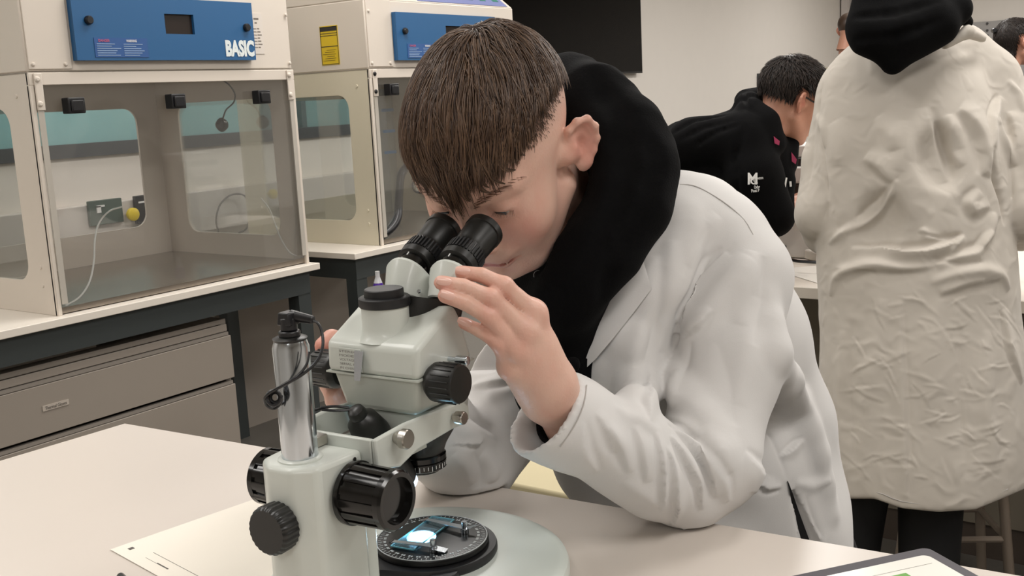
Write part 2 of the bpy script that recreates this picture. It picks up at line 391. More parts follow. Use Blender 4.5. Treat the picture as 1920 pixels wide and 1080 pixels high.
    # fittings inside
    if left:
        L3 = lambda px, py: lc(px, py, .26)
        hk = MB().tube([L3(400, 146), L3(425, 155), L3(440, 175), L3(438, 192), L3(424, 206), L3(418, 222)], .0026).build('probe_cable', m_blk, t, smooth=True)
        c_ = L3(416, 234); MB().lathe(c_, (0, -1, 0), [(-.016, .006), (-.012, .018), (0, .024), (.012, .018), (.016, .006)], 20).build('probe_head', mat('gloss_black', '0c0c0e', .1), hk, smooth=True)
    return t
fx, fy = PZ(108, 593, BZ)[:2]
fx1 = PZ(577, 490, BZ)[0]
A = fume(fx, fy, m_fc, 'fume cupboard at the left edge with the white word BASIC on its blue door', True)
rx, ry = PZ(714, 461, BZ)[:2]
B = fume(rx, ry, m_cream, 'fume cupboard behind the student, yellow notice on its cream side', False)
# thin tubes hanging inside the left cupboard
def loose_tube(name, pts, r, m, label, cat='tube'):
    o = MB().tube(pts, r, 8).build(name, m, smooth=True); return tag(o, label, cat)
m_clear = mat('clear_tube', 'cfcfca', .15)
Wd = .73*S; Dd = .55*S
def tpts(l): return [on(1, fy+dy, px, py) for px, py, dy in l]
loose_tube('plastic_tube', tpts([(122, 574, .03), (150, 556, .06), (168, 528, .09), (176, 490, .12), (178, 450, .16), (186, 418, .22), (205, 396, .30), (228, 388, .36)]), .0028, m_clear, 'thin clear tube looping across the left part of the left fume cupboard')
loose_tube('plastic_tube', tpts([(556, 480, .03), (542, 472, .05), (527, 448, .10), (515, 418, .15), (505, 392, .2), (490, 372, .26)]), .0028, m_clear, 'thin clear tube arching down beside the right flank of the left fume cupboard')
# sockets, gas taps, trunking on the wall behind
zt_ = on(1, WY, 250, 372)[2]; zb2 = on(1, WY, 250, 452)[2]
tr2 = MB(); tr2.box((-1, WY-.06, zb2), (5.5, WY, zt_)); struct('trim_2', tr2, mat('trunking', 'cfc9c2', .5), bevel=.004)
def sock(px, py, name, m, w_, h_, label):
    q = on(1, WY-.07, px, py); o = MB().box((-w_/2*1.3, 0, -h_/2*1.3), (w_/2*1.3, .02, h_/2*1.3)).build(name, m, loc=(q[0], WY-.082, q[2]), bevel=.003); return tag(o, label, 'socket')
s1 = sock(197, 397, 'power_socket', mat('socket_green', '4a5a52', .5), .13, .085, 'grey-green socket box on the wall trunking behind the left fume cupboard')
MB().box((-.05, -.006, .0), (-.03, 0, .03)).build('switch', m_white, s1); MB().box((-.05, -.006, .025), (-.01, 0, .033)).build('label_strip', m_white, s1)
s2 = sock(268, 392, 'power_socket', m_blk, .07, .1, 'black socket box beside the yellow tap disc behind the left fume cupboard')
MB().box((-.03, -.004, .03), (.02, 0, .038)).build('label_strip', m_white, s2)
for px, py, lb in ((255, 402, 'yellow gas tap disc seen through the left part of the left fume cupboard'), (517, 364, 'small yellow gas tap disc seen near the right edge of the left fume cupboard')):
    q = on(1, WY-.13, px, py); r = .030 if px < 300 else .026
    o = MB().lathe((0, .05, 0), (0, -1, 0), [(0, .007), (.034, .007), (.035, r), (.05, r), (.054, r*.8)], 24).build('gas_tap', mat('tap_yellow', 'e8cc1c', .4), smooth=True, loc=(q[0], WY-.115, q[2])); tag(o, lb, 'gas tap', 'yellow gas taps on the trunking')
def wall_cable(pp, r, label, y=WY-.1):
    pts = [on(1, y, *p_) for p_ in pp]; o = MB().tube(pts, r, 8).build('cable', m_blk, smooth=True); return tag(o, label, 'cable')
wall_cable([(410, 437), (405, 412), (412, 385), (430, 367), (450, 364), (462, 372), (468, 400), (462, 428), (448, 437)], .0045, 'black cable forming a loop behind the right half of the left fume cupboard')
wall_cable([(275, 405), (262, 425), (246, 444)], .004, 'short black cable hanging below the yellow tap disc')
bz_ = on(1, WY-.2, 360, 380)
o = MB().box((0, -.0, -.06), (.02, .02, .06)).build('cable_trunk_end', m_dark, loc=(bz_[0]-.01, WY-.08, bz_[2])); tag(o, 'dark vertical strip at the end of the white trunking box', 'trim')
# thick black hose in the right cupboard
q = [P(765, 310, 4.2), P(752, 330, 4.1), P(748, 375, 4.05), P(745, 410, 4.0), P(733, 430, 3.97), P(716, 443, 3.95)]
o = MB().tube(q, .016, 10).build('black_hose', m_blk, smooth=True); tag(o, 'thick black hose curving down inside the fume cupboard behind the student', 'hose')
o = MB().tube([P(782, 335, 4.1), P(774, 345, 4.1), P(778, 358, 4.1), P(790, 362, 4.1)], .004, 8).build('cable', m_blk, smooth=True); tag(o, 'thin black cable loop just left of the student’s fringe', 'cable')
# graduated plastic measure seen through right cupboard sash
q0 = on(1, ry+.30, 722, 240)
g = empty('graduated_column', (q0[0], ry+.30, BZ+.012)); tag(g, 'clear plastic rack with three blue bands inside the fume cupboard behind the student', 'rack')
MB().box((-.035, -.02, 0), (.035, .02, .56)).build('clear_body', glass('clear_body', (.93, .97, .97), .05, .05), g)
for zz in (.30, .385, .47): MB().box((-.036, -.022, zz), (.036, -.0195, zz+.012)).build('blue_band', mat('band_blue', '3f78a8', .4), g)

# ---------------------------------------------------------------- drawer unit
m_gry = mat('drawer_grey', '938a80', .5, var=.02)
dr_y = by0+.04
tR = on(1, dr_y, 430, 628); bR = on(1, dr_y, 438, 706); t2 = on(1, dr_y, 441, 718); tt = on(1, dr_y, 418, 606)
X1 = tR[0]; X0 = X1-.95
du = empty('drawer_unit', (X0, dr_y, 0)); tag(du, 'grey drawer cabinet under the left bench with a labelled upper drawer', 'cabinet')
zt = tt[2]-.005; DW = X1-X0
ca = MB(); ca.box((0, .012, .03), (.02, .5, zt)); ca.box((DW-.02, .012, .03), (DW, .5, zt)); ca.box((0, .012, zt), (DW, .52, zt+.015)); ca.box((.02, .48, .03), (DW-.02, .5, zt)); ca.box((.02, .02, .0), (DW-.02, .48, .04))
ca.build('carcass', mat('carcass_grey', '857d74', .5), du, bevel=.001)
MB().box((.004, .004, tR[2]+.014), (DW-.004, .0115, zt-.001)).build('top_rail', mat('rail_grey', '9a9188', .4), du, bevel=.001)
zz = tR[2]; hgt = tR[2]-bR[2]; gap = bR[2]-t2[2]
for k, (za, zb) in enumerate(((zz-hgt, zz), (zz-hgt-gap-.2, zz-hgt-gap), (.06, zz-hgt-2*gap-.2))):
    d = MB().box((0, -.006, za), (DW, .012, zb)).build('drawer', m_gry, du, bevel=.001)
    MB().box((.005, -.002, zb+.002), (DW-.005, .01, zb+.012)).build('grip_rail', mat('rail', 'a09890', .3, metal=.3), d)
    if k == 0:
        l0 = on(1, dr_y-.007, 80, 768); l1 = on(1, dr_y-.007, 129, 754); lx = l0[0]-X0; lz = l0[2]
        s_ = MB().box((lx, -.008, lz-.006), (l1[0]-X0, -.0062, lz+.009)).build('name_label', mat('label_pale', 'b5aba0', .5), d)
        fit_text('lettering', 'Thermal Gloves', m_ink, s_, (lx+.007, -.0083, lz-.003), (1, 0, 0), (0, 0, 1), (l1[0]-X0-lx)-.014, .009, offset=.0)
# things lying on the unit
q = PZ(230, 640, zt+.016)
o = MB().box((-.17, -.05, 0), (.17, .05, .012)).build('folded_board', mat('pale_board', 'a8a29a', .6), loc=(X0+.35, dr_y+.10, zt+.016)); tag(o, 'pale flat board lying on top of the grey drawer cabinet', 'board')
ct = MB()
for k in range(14):
    pass
r_ = []
n = 40
def blob_sheet(cx, cy, z, rx_, ry_, h, seed):
    rg = np.random.default_rng(seed); lo = []; hi = []
    for i in range(n):
        a = 2*math.pi*i/n; rr = 1+.12*math.sin(3*a+seed)+.08*math.sin(7*a)
        lo.append((cx+rx_*rr*math.cos(a), cy+ry_*rr*math.sin(a), z)); hi.append((cx+rx_*.8*rr*math.cos(a), cy+ry_*.8*rr*math.sin(a), z+h*(1+.25*math.sin(2*a))))
    return lo, hi
lo, hi = blob_sheet(0, 0, 0, .36, .12, .035, 2)
ct.prism(lo, hi)
o = ct.build('folded_cloth', mat('black_cloth', '0d0d0e', .8), loc=(X0+.5, dr_y+.36, zt+.016), smooth=True); tag(o, 'crumpled black cloth lying on the grey drawer cabinet', 'cloth')
# grey end panel / cupboard under the bench, in shade
o = MB().box((0, 0, 0), (.9, .02, BZ-.1)).build('modesty_panel', mat('taupe_panel', 'a39a90', .6), loc=(1.9, IY-.02, 0)); tag(o, 'taupe back panel standing under the benches behind the chrome pillar', 'panel')
o = MB().box((0, 0, 0), (1.15, .02, BZ-.1)).build('modesty_panel', MATS['taupe_panel'], loc=(2.85, IY-.02, 0)); tag(o, 'taupe back panel under the bench behind the microscope eyepieces', 'panel')
# clear bottle with purple liquid under the right bench
q = P(708, 520, 3.2)
bt = empty('sample_bottle', (q[0], q[1], 0)); tag(bt, 'clear bottle holding purple liquid, seen left of the white binocular head', 'bottle')
sh = MB().cyl((0, 0, 0), (0, 0, q[2]-.056), .035).build('stand_block', mat('stand_grey', '777068', .6), bt, bevel=.004)
z0 = q[2]-.055
MB().lathe((0, 0, z0), (0, 0, 1), [(0, .016), (.03, .016), (.038, .013)], 20).build('purple_liquid', mat('purple_liquid', '4a2490', .15), bt, smooth=True)
MB().lathe((0, 0, z0+.0385), (0, 0, 1), [(0, .013), (.012, .009), (.018, .007), (.035, .007)], 20).build('neck', mat('bottle_clear', 'c9c9cc', .1), bt, smooth=True)

# ---------------------------------------------------------------- screen on the back wall
a = on(1, WY-.06, 1205, 137); b = on(1, WY-.06, 935, 137)
tv = empty('wall_screen', (a[0], WY-.06, a[2])); tag(tv, 'large black wall-mounted screen behind the student’s head', 'screen')
TW = a[0]-b[0]
MB().box((-TW, 0, 0), (0, .04, .95)).build('housing', mat('tv_bezel', '0b0a0a', .35), tv, bevel=.003)
MB().box((-TW+.012, -.003, .015), (-.012, .0, .938)).build('screen_glass', mat('tv_screen', '040303', .12, spec=.12), tv)
MB().box((-.6*TW, .04, .2), (-.4*TW, .0595, .7)).build('wall_bracket', m_dark, tv)
# ================================================================ microscope
MS = PZ(805, 1018, .945); MAZ = math.radians(3.3)
AX = np.array([math.cos(MAZ), math.sin(MAZ), 0]); AY = np.array([-math.sin(MAZ), math.cos(MAZ), 0])
mi = empty('microscope', (MS[0], MS[1], TZ), MAZ)
tag(mi, 'white stereo microscope with chrome pillar standing in the foreground on the white table', 'microscope')
def ML(q):                                  # microscope coordinates -> room
    return np.array([MS[0], MS[1], TZ])+AX*q[0]+AY*q[1]+np.array([0, 0, q[2]])
def WL(q):
    v = np.array(q)-np.array([MS[0], MS[1], TZ]); return np.array([v@AX, v@AY, v[2]])
m_en = mat('enamel_white', 'c9cdc6', .36, var=.01, vscale=20, coat=.15)
m_en2 = mat('enamel_grey', 'bcc0b8', .4, var=.01, vscale=20)
m_base = mat('enamel_base', 'd2d9d3', .3, coat=.2)
m_chr = mat('chrome', 'ccd2d8', .14, metal=1.0)
m_chr2 = mat('brushed_chrome', 'bdb8b0', .3, metal=1.0)
m_bk = mat('microscope_black', '141412', .38)
m_bkg = mat('microscope_gloss_black', '100f0e', .16)
m_rub = mat('rubber_black', '151517', .5)
# base plate: hull of a big disc and a smaller one under the pillar
def hull2(c1, r1, c2, r2, n=64):
    pts = []
    for i in range(n):
        a = 2*math.pi*i/n; pts.append((c1[0]+r1*math.cos(a), c1[1]+r1*math.sin(a))); pts.append((c2[0]+r2*math.cos(a), c2[1]+r2*math.sin(a)))
    pts = sorted(set(pts))
    def half(ps):
        h_ = []
        for p_ in ps:
            while len(h_) > 1 and (h_[-1][0]-h_[-2][0])*(p_[1]-h_[-2][1])-(h_[-1][1]-h_[-2][1])*(p_[0]-h_[-2][0]) <= 0: h_.pop()
            h_.append(p_)
        return h_
    a = half(pts); b = half(pts[::-1]); return a[:-1]+b[:-1]
def off(pts, k, c):
    return [(c[0]+(x-c[0])*k, c[1]+(y-c[1])*k) for x, y in pts]
hb = hull2((-.022, -.008), .124, (-.13, 0), .07); cc = (-.05, -.004)
mb = MB(); mb.rings([[(x, y, z) for x, y in off(hb, k, cc)] for z, k in ((0.001, .985), (.004, 1.0), (.014, 1.0), (.0175, .99), (.0195, .965), (.0205, .93))])
mb.build('base_plate', m_base, mi, smooth=True)
# pillar block (octagonal plan) and focus rack
oct_ = [(-.170, -.011), (-.170, .011), (-.158, .027), (-.122, .030), (-.112, .030), (-.112, -.030), (-.122, -.030), (-.158, -.027)]
MB().prism([(x, y, .0205) for x, y in oct_], [(x, y, .149) for x, y in oct_]).build('pillar_block', m_en, mi, bevel=.004, seg=3)
MB().box((-.1115, -.026, .0207), (-.098, .026, .143)).build('focus_slide', m_en, mi, bevel=.0015)
MB().box((-.0975, -.018, .022), (-.09, .018, .13)).build('rack_rail', m_chr2, mi)
MB().lathe((-.146, 0, .147), (0, 0, 1), [(0, .0132), (.085, .0132), (.090, .0115)], 48).build('pillar', m_chr, mi, smooth=True)
MB().lathe((-.146, 0, .1485), (0, 0, 1), [(0, .0165), (.0015, .0162), (.0025, .0145)], 40).build('pillar_collar', m_en, mi, smooth=True)
MB().lathe((-.146, 0, .2365), (0, 0, 1), [(0, .0115), (.002, .0125), (.003, .0105), (.0035, .006)], 32).build('pillar_cap', m_bk, mi, smooth=True)
MB().lathe((-.122, -.0303, .1445), (0, -1, 0), [(0, .0016), (.0004, .0016)], 12).build('grub_screw', m_bk, mi)
# focus knobs
def knob(c, ax, L, r, name, flutes, m, recess=True, **k):
    prof = [(0, r*.97), (.004, r*1.0), (.0055, r*.93), (.007, r*.93), (.0075, r*.97), (L-.007, r*.93), (L-.0065, r*.93), (L-.003, r*.93), (L, r*.86)]
    if recess: prof += [(L, r*.70), (L-.005, r*.66), (L-.0055, .0001)]
    else: prof += [(L+.0005, .0001)]
    o = MB().lathe(c, ax, prof, flutes*6, caps=False, flute=(flutes, .0074, L-.0064, .07)).build(name, m, mi, smooth=True)
    return o
# fluted side: build ridges as real bars on a drum
def fluted(c, ax, L, r, n, name, m, recess):
    c = np.array(c, float); ax = np.array(ax, float); ax /= np.linalg.norm(ax)
    t = np.array([0, 0, 1.]); u = np.cross(t, ax); u /= np.linalg.norm(u); w_ = np.cross(ax, u)
    mb = MB()
    prof = [(0, r*.9), (.001, r), (.005, r), (.0055, r*.91), (L-.007, r*.86), (L-.0065, r*.93), (L-.002, r*.93), (L, r*.86)]
    prof += [(L-.0002, r*.72), (L-.006, r*.66), (L-.0062, .0003)] if recess else [(L+.0004, r*.5), (L+.0005, .0003)]
    mb.lathe(c, ax, prof, 48)
    for i in range(n):
        a0 = 2*math.pi*i/n; w2 = math.pi/n*.62; q = []
        for h_, rr in ((.005, r*.965), (L-.0065, r*.935)):
            q.append([c+ax*h_+(u*math.cos(a)+w_*math.sin(a))*k_ for a, k_ in ((a0-w2, r*.84), (a0-w2, rr*.985), (a0, rr), (a0+w2, rr*.985), (a0+w2, r*.84))])
        mb.prism(q[0], q[1])
    return mb.build(name, m, mi, smooth=True)
fluted((-.127, -.0305, .121), (0, -1, 0), .042, .0238, 14, 'focus_knob', m_bkg, True)
fluted((-.127, .0305, .121), (0, 1, 0), .026, .0238, 14, 'focus_knob', m_bkg, True)
mb = MB(); rs = []
for h_, rr in ((0, .8), (.001, .96), (.012, .98), (.0145, .93), (.016, .86)):
    rs.append([(-.1705-h_, .0185*rr*(1+.018*math.cos(24*a))*math.cos(a), .107+.0185*rr*(1+.018*math.cos(24*a))*math.sin(a)) for a in np.linspace(0, 2*math.pi, 192, endpoint=False)])
mb.rings(rs); mb.build('clamp_knob', m_bk, mi, smooth=True)
# arm: hollow tray between side walls, ring at the front
arm_s = [(-.112, .1345), (-.112, .1575), (-.075, .1595), (-.05, .1585), (.002, .156), (.010, .150), (.010, .138), (-.03, .136), (-.062, .1345), (-.085, .128)]
for sgn in (-1, 1):
    ys = sgn*.043; yi = sgn*.0385
    MB().prism([(x, ys, z) for x, z in arm_s], [(x, yi, z) for x, z in arm_s]).build('arm_wall', m_en, mi, bevel=.0015)
MB().box((-.1125, -.0383, .1305), (-.108, .0383, .157)).build('arm_rear_wall', m_en, mi, bevel=.001)
MB().box((-.108, -.0383, .1305), (-.045, .0383, .134)).build('tray_floor', m_en2, mi)
MB().lathe((-.003, 0, .1355), (0, 0, 1), [(0, .0405), (.018, .0425), (.0195, .041)], 48).build('holder_ring', m_en, mi, smooth=True)
MB().box((-.136, .002, .1495), (-.1135, .026, .1575)).build('clamp_bar', m_chr2, mi, bevel=.0008)
MB().lathe((-.0885, -.0433, .1525), (0, -1, 0), [(0, .0045), (.006, .0072), (.0065, .0076), (.011, .0076), (.012, .0068)], 24).build('clamp_screw', m_chr2, mi, smooth=True)
MB().lathe((-.0135, -.0433, .147), (0, -1, 0), [(0, .003), (.003, .003), (.003, .0052), (.010, .0055), (.011, .0048)], 24).build('clamp_screw', m_chr2, mi, smooth=True)
# zoom body
def shell(name, prof, hw, m, bev, top_in=1.0):
    return MB().prism([(x, -hw, z) for x, z in prof], [(x, hw, z) for x, z in prof]).build(name, m, mi, bevel=bev, seg=4)
lo = [(-.052, -.036), (.010, -.036), (.010, .036), (-.052, .036)]; hi = [(-.0575, -.0435), (.015, -.0435), (.015, .0435), (-.0575, .0435)]
MB().prism([(x, y, .157) for x, y in lo], [(x, y, .1895) for x, y in hi]).build('lower_body', m_en2, mi, bevel=.005, seg=4)
shell('upper_body', [(-.0605, .1885), (-.0595, .2135), (-.012, .2375), (-.004, .2375), (.004, .224), (.0165, .189)], .0455, m_en, .005)
MB().box((-.061, -.0461, .1878), (.0168, .0461, .1892)).build('body_seam', m_en2, mi)
# camera port
MB().lathe((-.036, .001, .214), (0, 0, 1), [(0, .024), (.004, .0205), (.010, .0192), (.0275, .0190)], 48).build('camera_port', m_en, mi, smooth=True)
MB().lathe((-.036, .001, .2405), (0, 0, 1), [(0, .0200), (.001, .0207), (.0070, .0207), (.0078, .0196), (.008, .0160), (.0135, .0158), (.0142, .0150), (.0142, .0001)], 48).build('port_cap', m_rub, mi, smooth=True)
# zoom knob, chrome pin on both sides
for sgn in (-1, 1):
    fl = MB(); c0_ = (-.042, sgn*.0455, .1845)
    fl.lathe(c0_, (0, sgn, 0), [(0, .0125), (.004, .0155), (.006, .0158), (.026, .0152), (.0275, .0145), (.028, .0001)], 40)
    for i in range(20):
        a = 2*math.pi*i/20; r1 = .0157
        q0_ = np.array([c0_[0]+r1*math.cos(a), c0_[1]+sgn*.008, c0_[2]+r1*math.sin(a)]); q1_ = q0_+np.array([0, sgn*.017, 0])
        fl.cyl(q0_, q1_, .00045, n=6)
    fl.build('zoom_knob', m_bk, mi, smooth=True)
    MB().lathe((-.018, sgn*.0455, .1965), (0, sgn, 0), [(0, .0022), (.008, .0022), (.008, .0036), (.018, .0038), (.0185, .003)], 20).build('chrome_pin', m_chr, mi, smooth=True)
# rating plate + silver tab on the rear face
pl = MB().box((-.0618, .008, .191), (-.0609, .030, .2095)).build('rating_plate', m_en, mi)
for k, tx in enumerate(('STEREO', 'MODEL', 'VOLTAGE', 'SERIAL No', 'IN CHINA')):
    fit_text('lettering', tx, mat('plate_ink', '6a6460', .6), pl, (-.0619, .0295, .2062-.0034*k), (0, -1, 0), (0, 0, 1), .019-.0015*(k % 3), .0019)
MB().plate([(-.0622, .0135, .2085), (-.0622, .0045, .2085), (-.066, .0065, .1855), (-.066, .0125, .1855)], .0005, (-1, 0, 0)).build('silver_tab', mat('foil', 'c9ced6', .2, metal=.8), mi)
# binocular head
BA = math.radians(27.7); bd = np.array([math.cos(BA), 0, math.sin(BA)]); bn = np.array([-math.sin(BA), 0, math.cos(BA)])
B0 = np.array([.016, -.010, .262])
def lobes(s, r, sep, grow=0):
    pts = []
    for i in range(48):
        a = 2*math.pi*i/48; cy, cz = math.cos(a), math.sin(a)
        # union outline of two discs, sampled by ray from the middle
        best = 0
        for sy in (-sep, sep):
            b_ = cy*sy; disc = b_*b_-(sy*sy-(r+grow)**2)
            if disc >= 0: best = max(best, b_+math.sqrt(disc))
        pts.append(B0+bd*s+np.array([0, 1, 0])*cy*best+bn*cz*best)
    return pts
C0 = np.array([.0115, -.0125, .2550])
def lobe_ring(c, v, r, sep):
    pts = []
    for i in range(64):
        a = 2*math.pi*i/64; cy, cz = math.cos(a), math.sin(a); best = 0
        for sy in (-sep, sep):
            b_ = cy*sy; disc = b_*b_-(sy*sy-r**2)
            if disc >= 0: best = max(best, b_+math.sqrt(disc))
        pts.append(np.array(c)+np.array([0, 1, 0])*cy*best+np.array(v)*cz*best)
    return pts
v2 = np.array([-.894, 0, .447]); S2 = np.array([.006, -.0125, .2375]); vm = (bn+v2); vm = vm/np.linalg.norm(vm)
hd = MB(); hd.rings([lobe_ring(S2-[.0005, 0, .001], v2, .0190, .0222), lobe_ring(S2, v2, .0202, .0222), lobe_ring((S2+C0)/2+[-.0005, 0, -.0005], vm, .0212, .0224), lobe_ring(C0-bd*.0035, bn, .0216, .0225), lobe_ring(C0-bd*.0008, bn, .0213, .0225), lobe_ring(C0, bn, .0203, .0225)])
hd.build('binocular_housing', m_en, mi, smooth=True)
MB().lathe(S2-np.array([-.447, 0, -.894])*.000+np.array([0, .004, 0]), (-.30, 0, -.95), [(0, .0315), (.012, .0305), (.026, .028)], 40).build('housing_neck', m_bk, mi, smooth=True)
MB().lathe(S2+v2*.0155+np.array([.0005, .000, .003]), (-.85, 0, .5), [(0, .0018), (.0012, .0016)], 14).build('small_screw', m_chr, mi, smooth=True)
for sgn in (-1, 1):
    c = B0+np.array([0, sgn*.021, 0])+bd*.0
    tb_ = MB().lathe(c-bd*.012, bd, [(0, .0135), (.018, .0135)], 32).build('eyepiece_tube', m_bkg, mi, smooth=True)
    e = MB(); e.lathe(c+bd*.004, bd, [(0, .0155), (.001, .0168), (.0075, .0172), (.008, .0160), (.020, .0155), (.0205, .0152), (.024, .0148), (.0265, .0152), (.0445, .0162), (.045, .0157), (.0465, .0157), (.047, .0168), (.053, .0168), (.0545, .0155), (.0545, .012), (.049, .010), (.049, .0001)], 40)
    ep = e.build('eyepiece', m_bk, mi, smooth=True)
    kn = MB(); u = np.array([0, 1., 0])
    for i in range(34):
        a = 2*math.pi*i/34
        rad = u*math.cos(a)+bn*math.sin(a); tg = -u*math.sin(a)+bn*math.cos(a); p0 = c+bd*.0125+rad*.0150; p1 = c+bd*.024+rad*.0148
        kn.prism([p0-tg*.0009, p0+tg*.0009, p0+tg*.0007+rad*.0024, p0-tg*.0007+rad*.0024], [p1-tg*.0009, p1+tg*.0009, p1+tg*.0007+rad*.0024, p1-tg*.0007+rad*.0024])
    kn.build('dioptre_grip', m_rub, ep)
    wl = MB(); rad = bn*math.cos(.5)+u*math.sin(.5)*1; wl.cyl(c+bd*.0005+bn*.0136, c+bd*.0042+bn*.0139, .0005, n=6); wl.build('index_mark', m_white, tb_)
# objective
ob = MB().lathe((-.002, 0, .136), (0, 0, -1), [(0, .031), (.006, .030), (.020, .0215), (.027, .0190), (.028, .0188)], 48).build('objective_cone', m_bk, mi, smooth=True)
sr = MB().lathe((-.002, 0, .108), (0, 0, -1), [(0, .0195), (.001, .0205), (.005, .0205), (.0055, .0195), (.0062, .0205), (.012, .0205), (.013, .019), (.0132, .0150), (.016, .0145)], 48).build('scale_ring', m_bkg, mi, smooth=True)
mk = MB()
for i in range(36):
    a = 2*math.pi*i/36; r_ = .02062; hgt = .003 if i % 3 else .0042
    p_ = np.array([-.002+r_*math.cos(a), r_*math.sin(a), .0]); tg = np.array([-math.sin(a), math.cos(a), 0])*.00025
    mk.prism([p_-tg+np.array([0, 0, .1005]), p_+tg+np.array([0, 0, .1005]), p_+tg+np.array([0, 0, .1005-hgt]), p_-tg+np.array([0, 0, .1005-hgt])], [q_*np.array([1, 1, 1])+np.array([math.cos(a), math.sin(a), 0])*.0002 for q_ in (p_-tg+np.array([0, 0, .1005]), p_+tg+np.array([0, 0, .1005]), p_+tg+np.array([0, 0, .1005-hgt]), p_-tg+np.array([0, 0, .1005-hgt]))])
mko = mk.build('scale_marks', m_white, sr); mko['kind'] = 'stuff'
# oblique lamp in the arm
la = np.array([-.079, 0.004, .167]); lb = np.array([-.026, 0, .088]); ld_ = (lb-la)/np.linalg.norm(lb-la)
MB().lathe(la, ld_, [(0, .0035), (.002, .0065), (.006, .0075), (.009, .0072), (.014, .0125), (.030, .0155), (.088, .0125), (.09, .0115)], 32).build('lamp_housing', m_bk, mi, smooth=True)
MB().lathe(lb+ld_*.0002, ld_, [(0, .0105), (.001, .0001)], 24).build('lamp_lens', mat('lamp_lens', 'e8f4ff', .2, emit='bfe4ff', estr=5), mi)
# stage
sc_ = (-.0065, -.008)
srg = hull2(sc_, .0555, (sc_[0]-.062, sc_[1]+.024), .004)
mb = MB(); mb.rings([[(x, y, z) for x, y in off(srg, k, sc_)] for z, k in ((.0206, .98), (.0225, 1.0), (.0265, 1.0), (.0285, .985))]); mb.build('stage_mount', m_rub, mi, smooth=True)
MB().lathe((sc_[0]-.037, sc_[1]-.038, .0206), (0, 0, 1), [(0, .012), (.005, .012), (.006, .011)], 24).build('stage_lock', m_rub, mi, smooth=True)
dk = MB().lathe((sc_[0], sc_[1], .0286), (0, 0, 1), [(0, .047), (.001, .0485), (.0045, .0485), (.0055, .0478), (.0057, .0465), (.0057, .0001)], 72).build('rotating_stage', mat('stage_black', '0a0b0c', .32, spec=.3), mi, smooth=True)
ZS = .0344
mk = MB()
for i in range(72):
    a = 2*math.pi*i/72; L = .0022 if i % 2 else .0035
    d_ = np.array([math.cos(a), math.sin(a), 0]); tg = np.array([-math.sin(a), math.cos(a), 0])*.0003; c_ = np.array([sc_[0], sc_[1], ZS])
    mk.prism([c_+d_*.0455-tg, c_+d_*.0455+tg, c_+d_*(.0455-L)+tg, c_+d_*(.0455-L)-tg], [q_+np.array([0, 0, .0002]) for q_ in (c_+d_*.0455-tg, c_+d_*.0455+tg, c_+d_*(.0455-L)+tg, c_+d_*(.0455-L)-tg)])
    if i % 2 == 0:
        for s_ in (-1, 1):
            c2 = c_+d_*.0398+tg/.0003*.0011*s_; e1 = tg/.0003*.0007; e2 = d_*.0011
            mk.prism([c2-e1-e2, c2+e1-e2, c2+e1+e2, c2-e1+e2], [q_+np.array([0, 0, .0002]) for q_ in (c2-e1-e2, c2+e1-e2, c2+e1+e2, c2-e1+e2)])
o = mk.build('degree_marks', mat('mark_grey', 'b8bcbc', .5), dk); o['kind'] = 'stuff'
rg = MB(); rs = []
for r_, z_ in ((.0467, ZS), (.0467, ZS+.0003), (.0474, ZS+.0003), (.0474, ZS-.001)): rs.append([(sc_[0]+r_*math.cos(a), sc_[1]+r_*math.sin(a), z_) for a in np.linspace(0, 2*math.pi, 72, endpoint=False)])
rg.rings(rs, caps=False); rg.build('edge_line', MATS['mark_grey'], dk)
gl = WL(PZ(790, 1004, TZ+.036))
MB().lathe((gl[0], gl[1], ZS), (0, 0, 1), [(0, .0125), (.0004, .0125), (.0005, .0001)], 32).build('lit_window', mat('lit_window', '9fe0ff', .3, emit='9fdcff', estr=9), mi)
ld = bpy.data.lights.new('stage_light', 'AREA'); ld.shape = 'DISK'; ld.size = .022; ld.energy = .05; ld.color = (.55, .85, 1.0); lo_ = bpy.data.objects.new('stage_light', ld); COL.objects.link(lo_); lo_.parent = mi; lo_.location = (gl[0], gl[1], ZS+.002); lo_.rotation_euler = (math.pi, 0, 0)
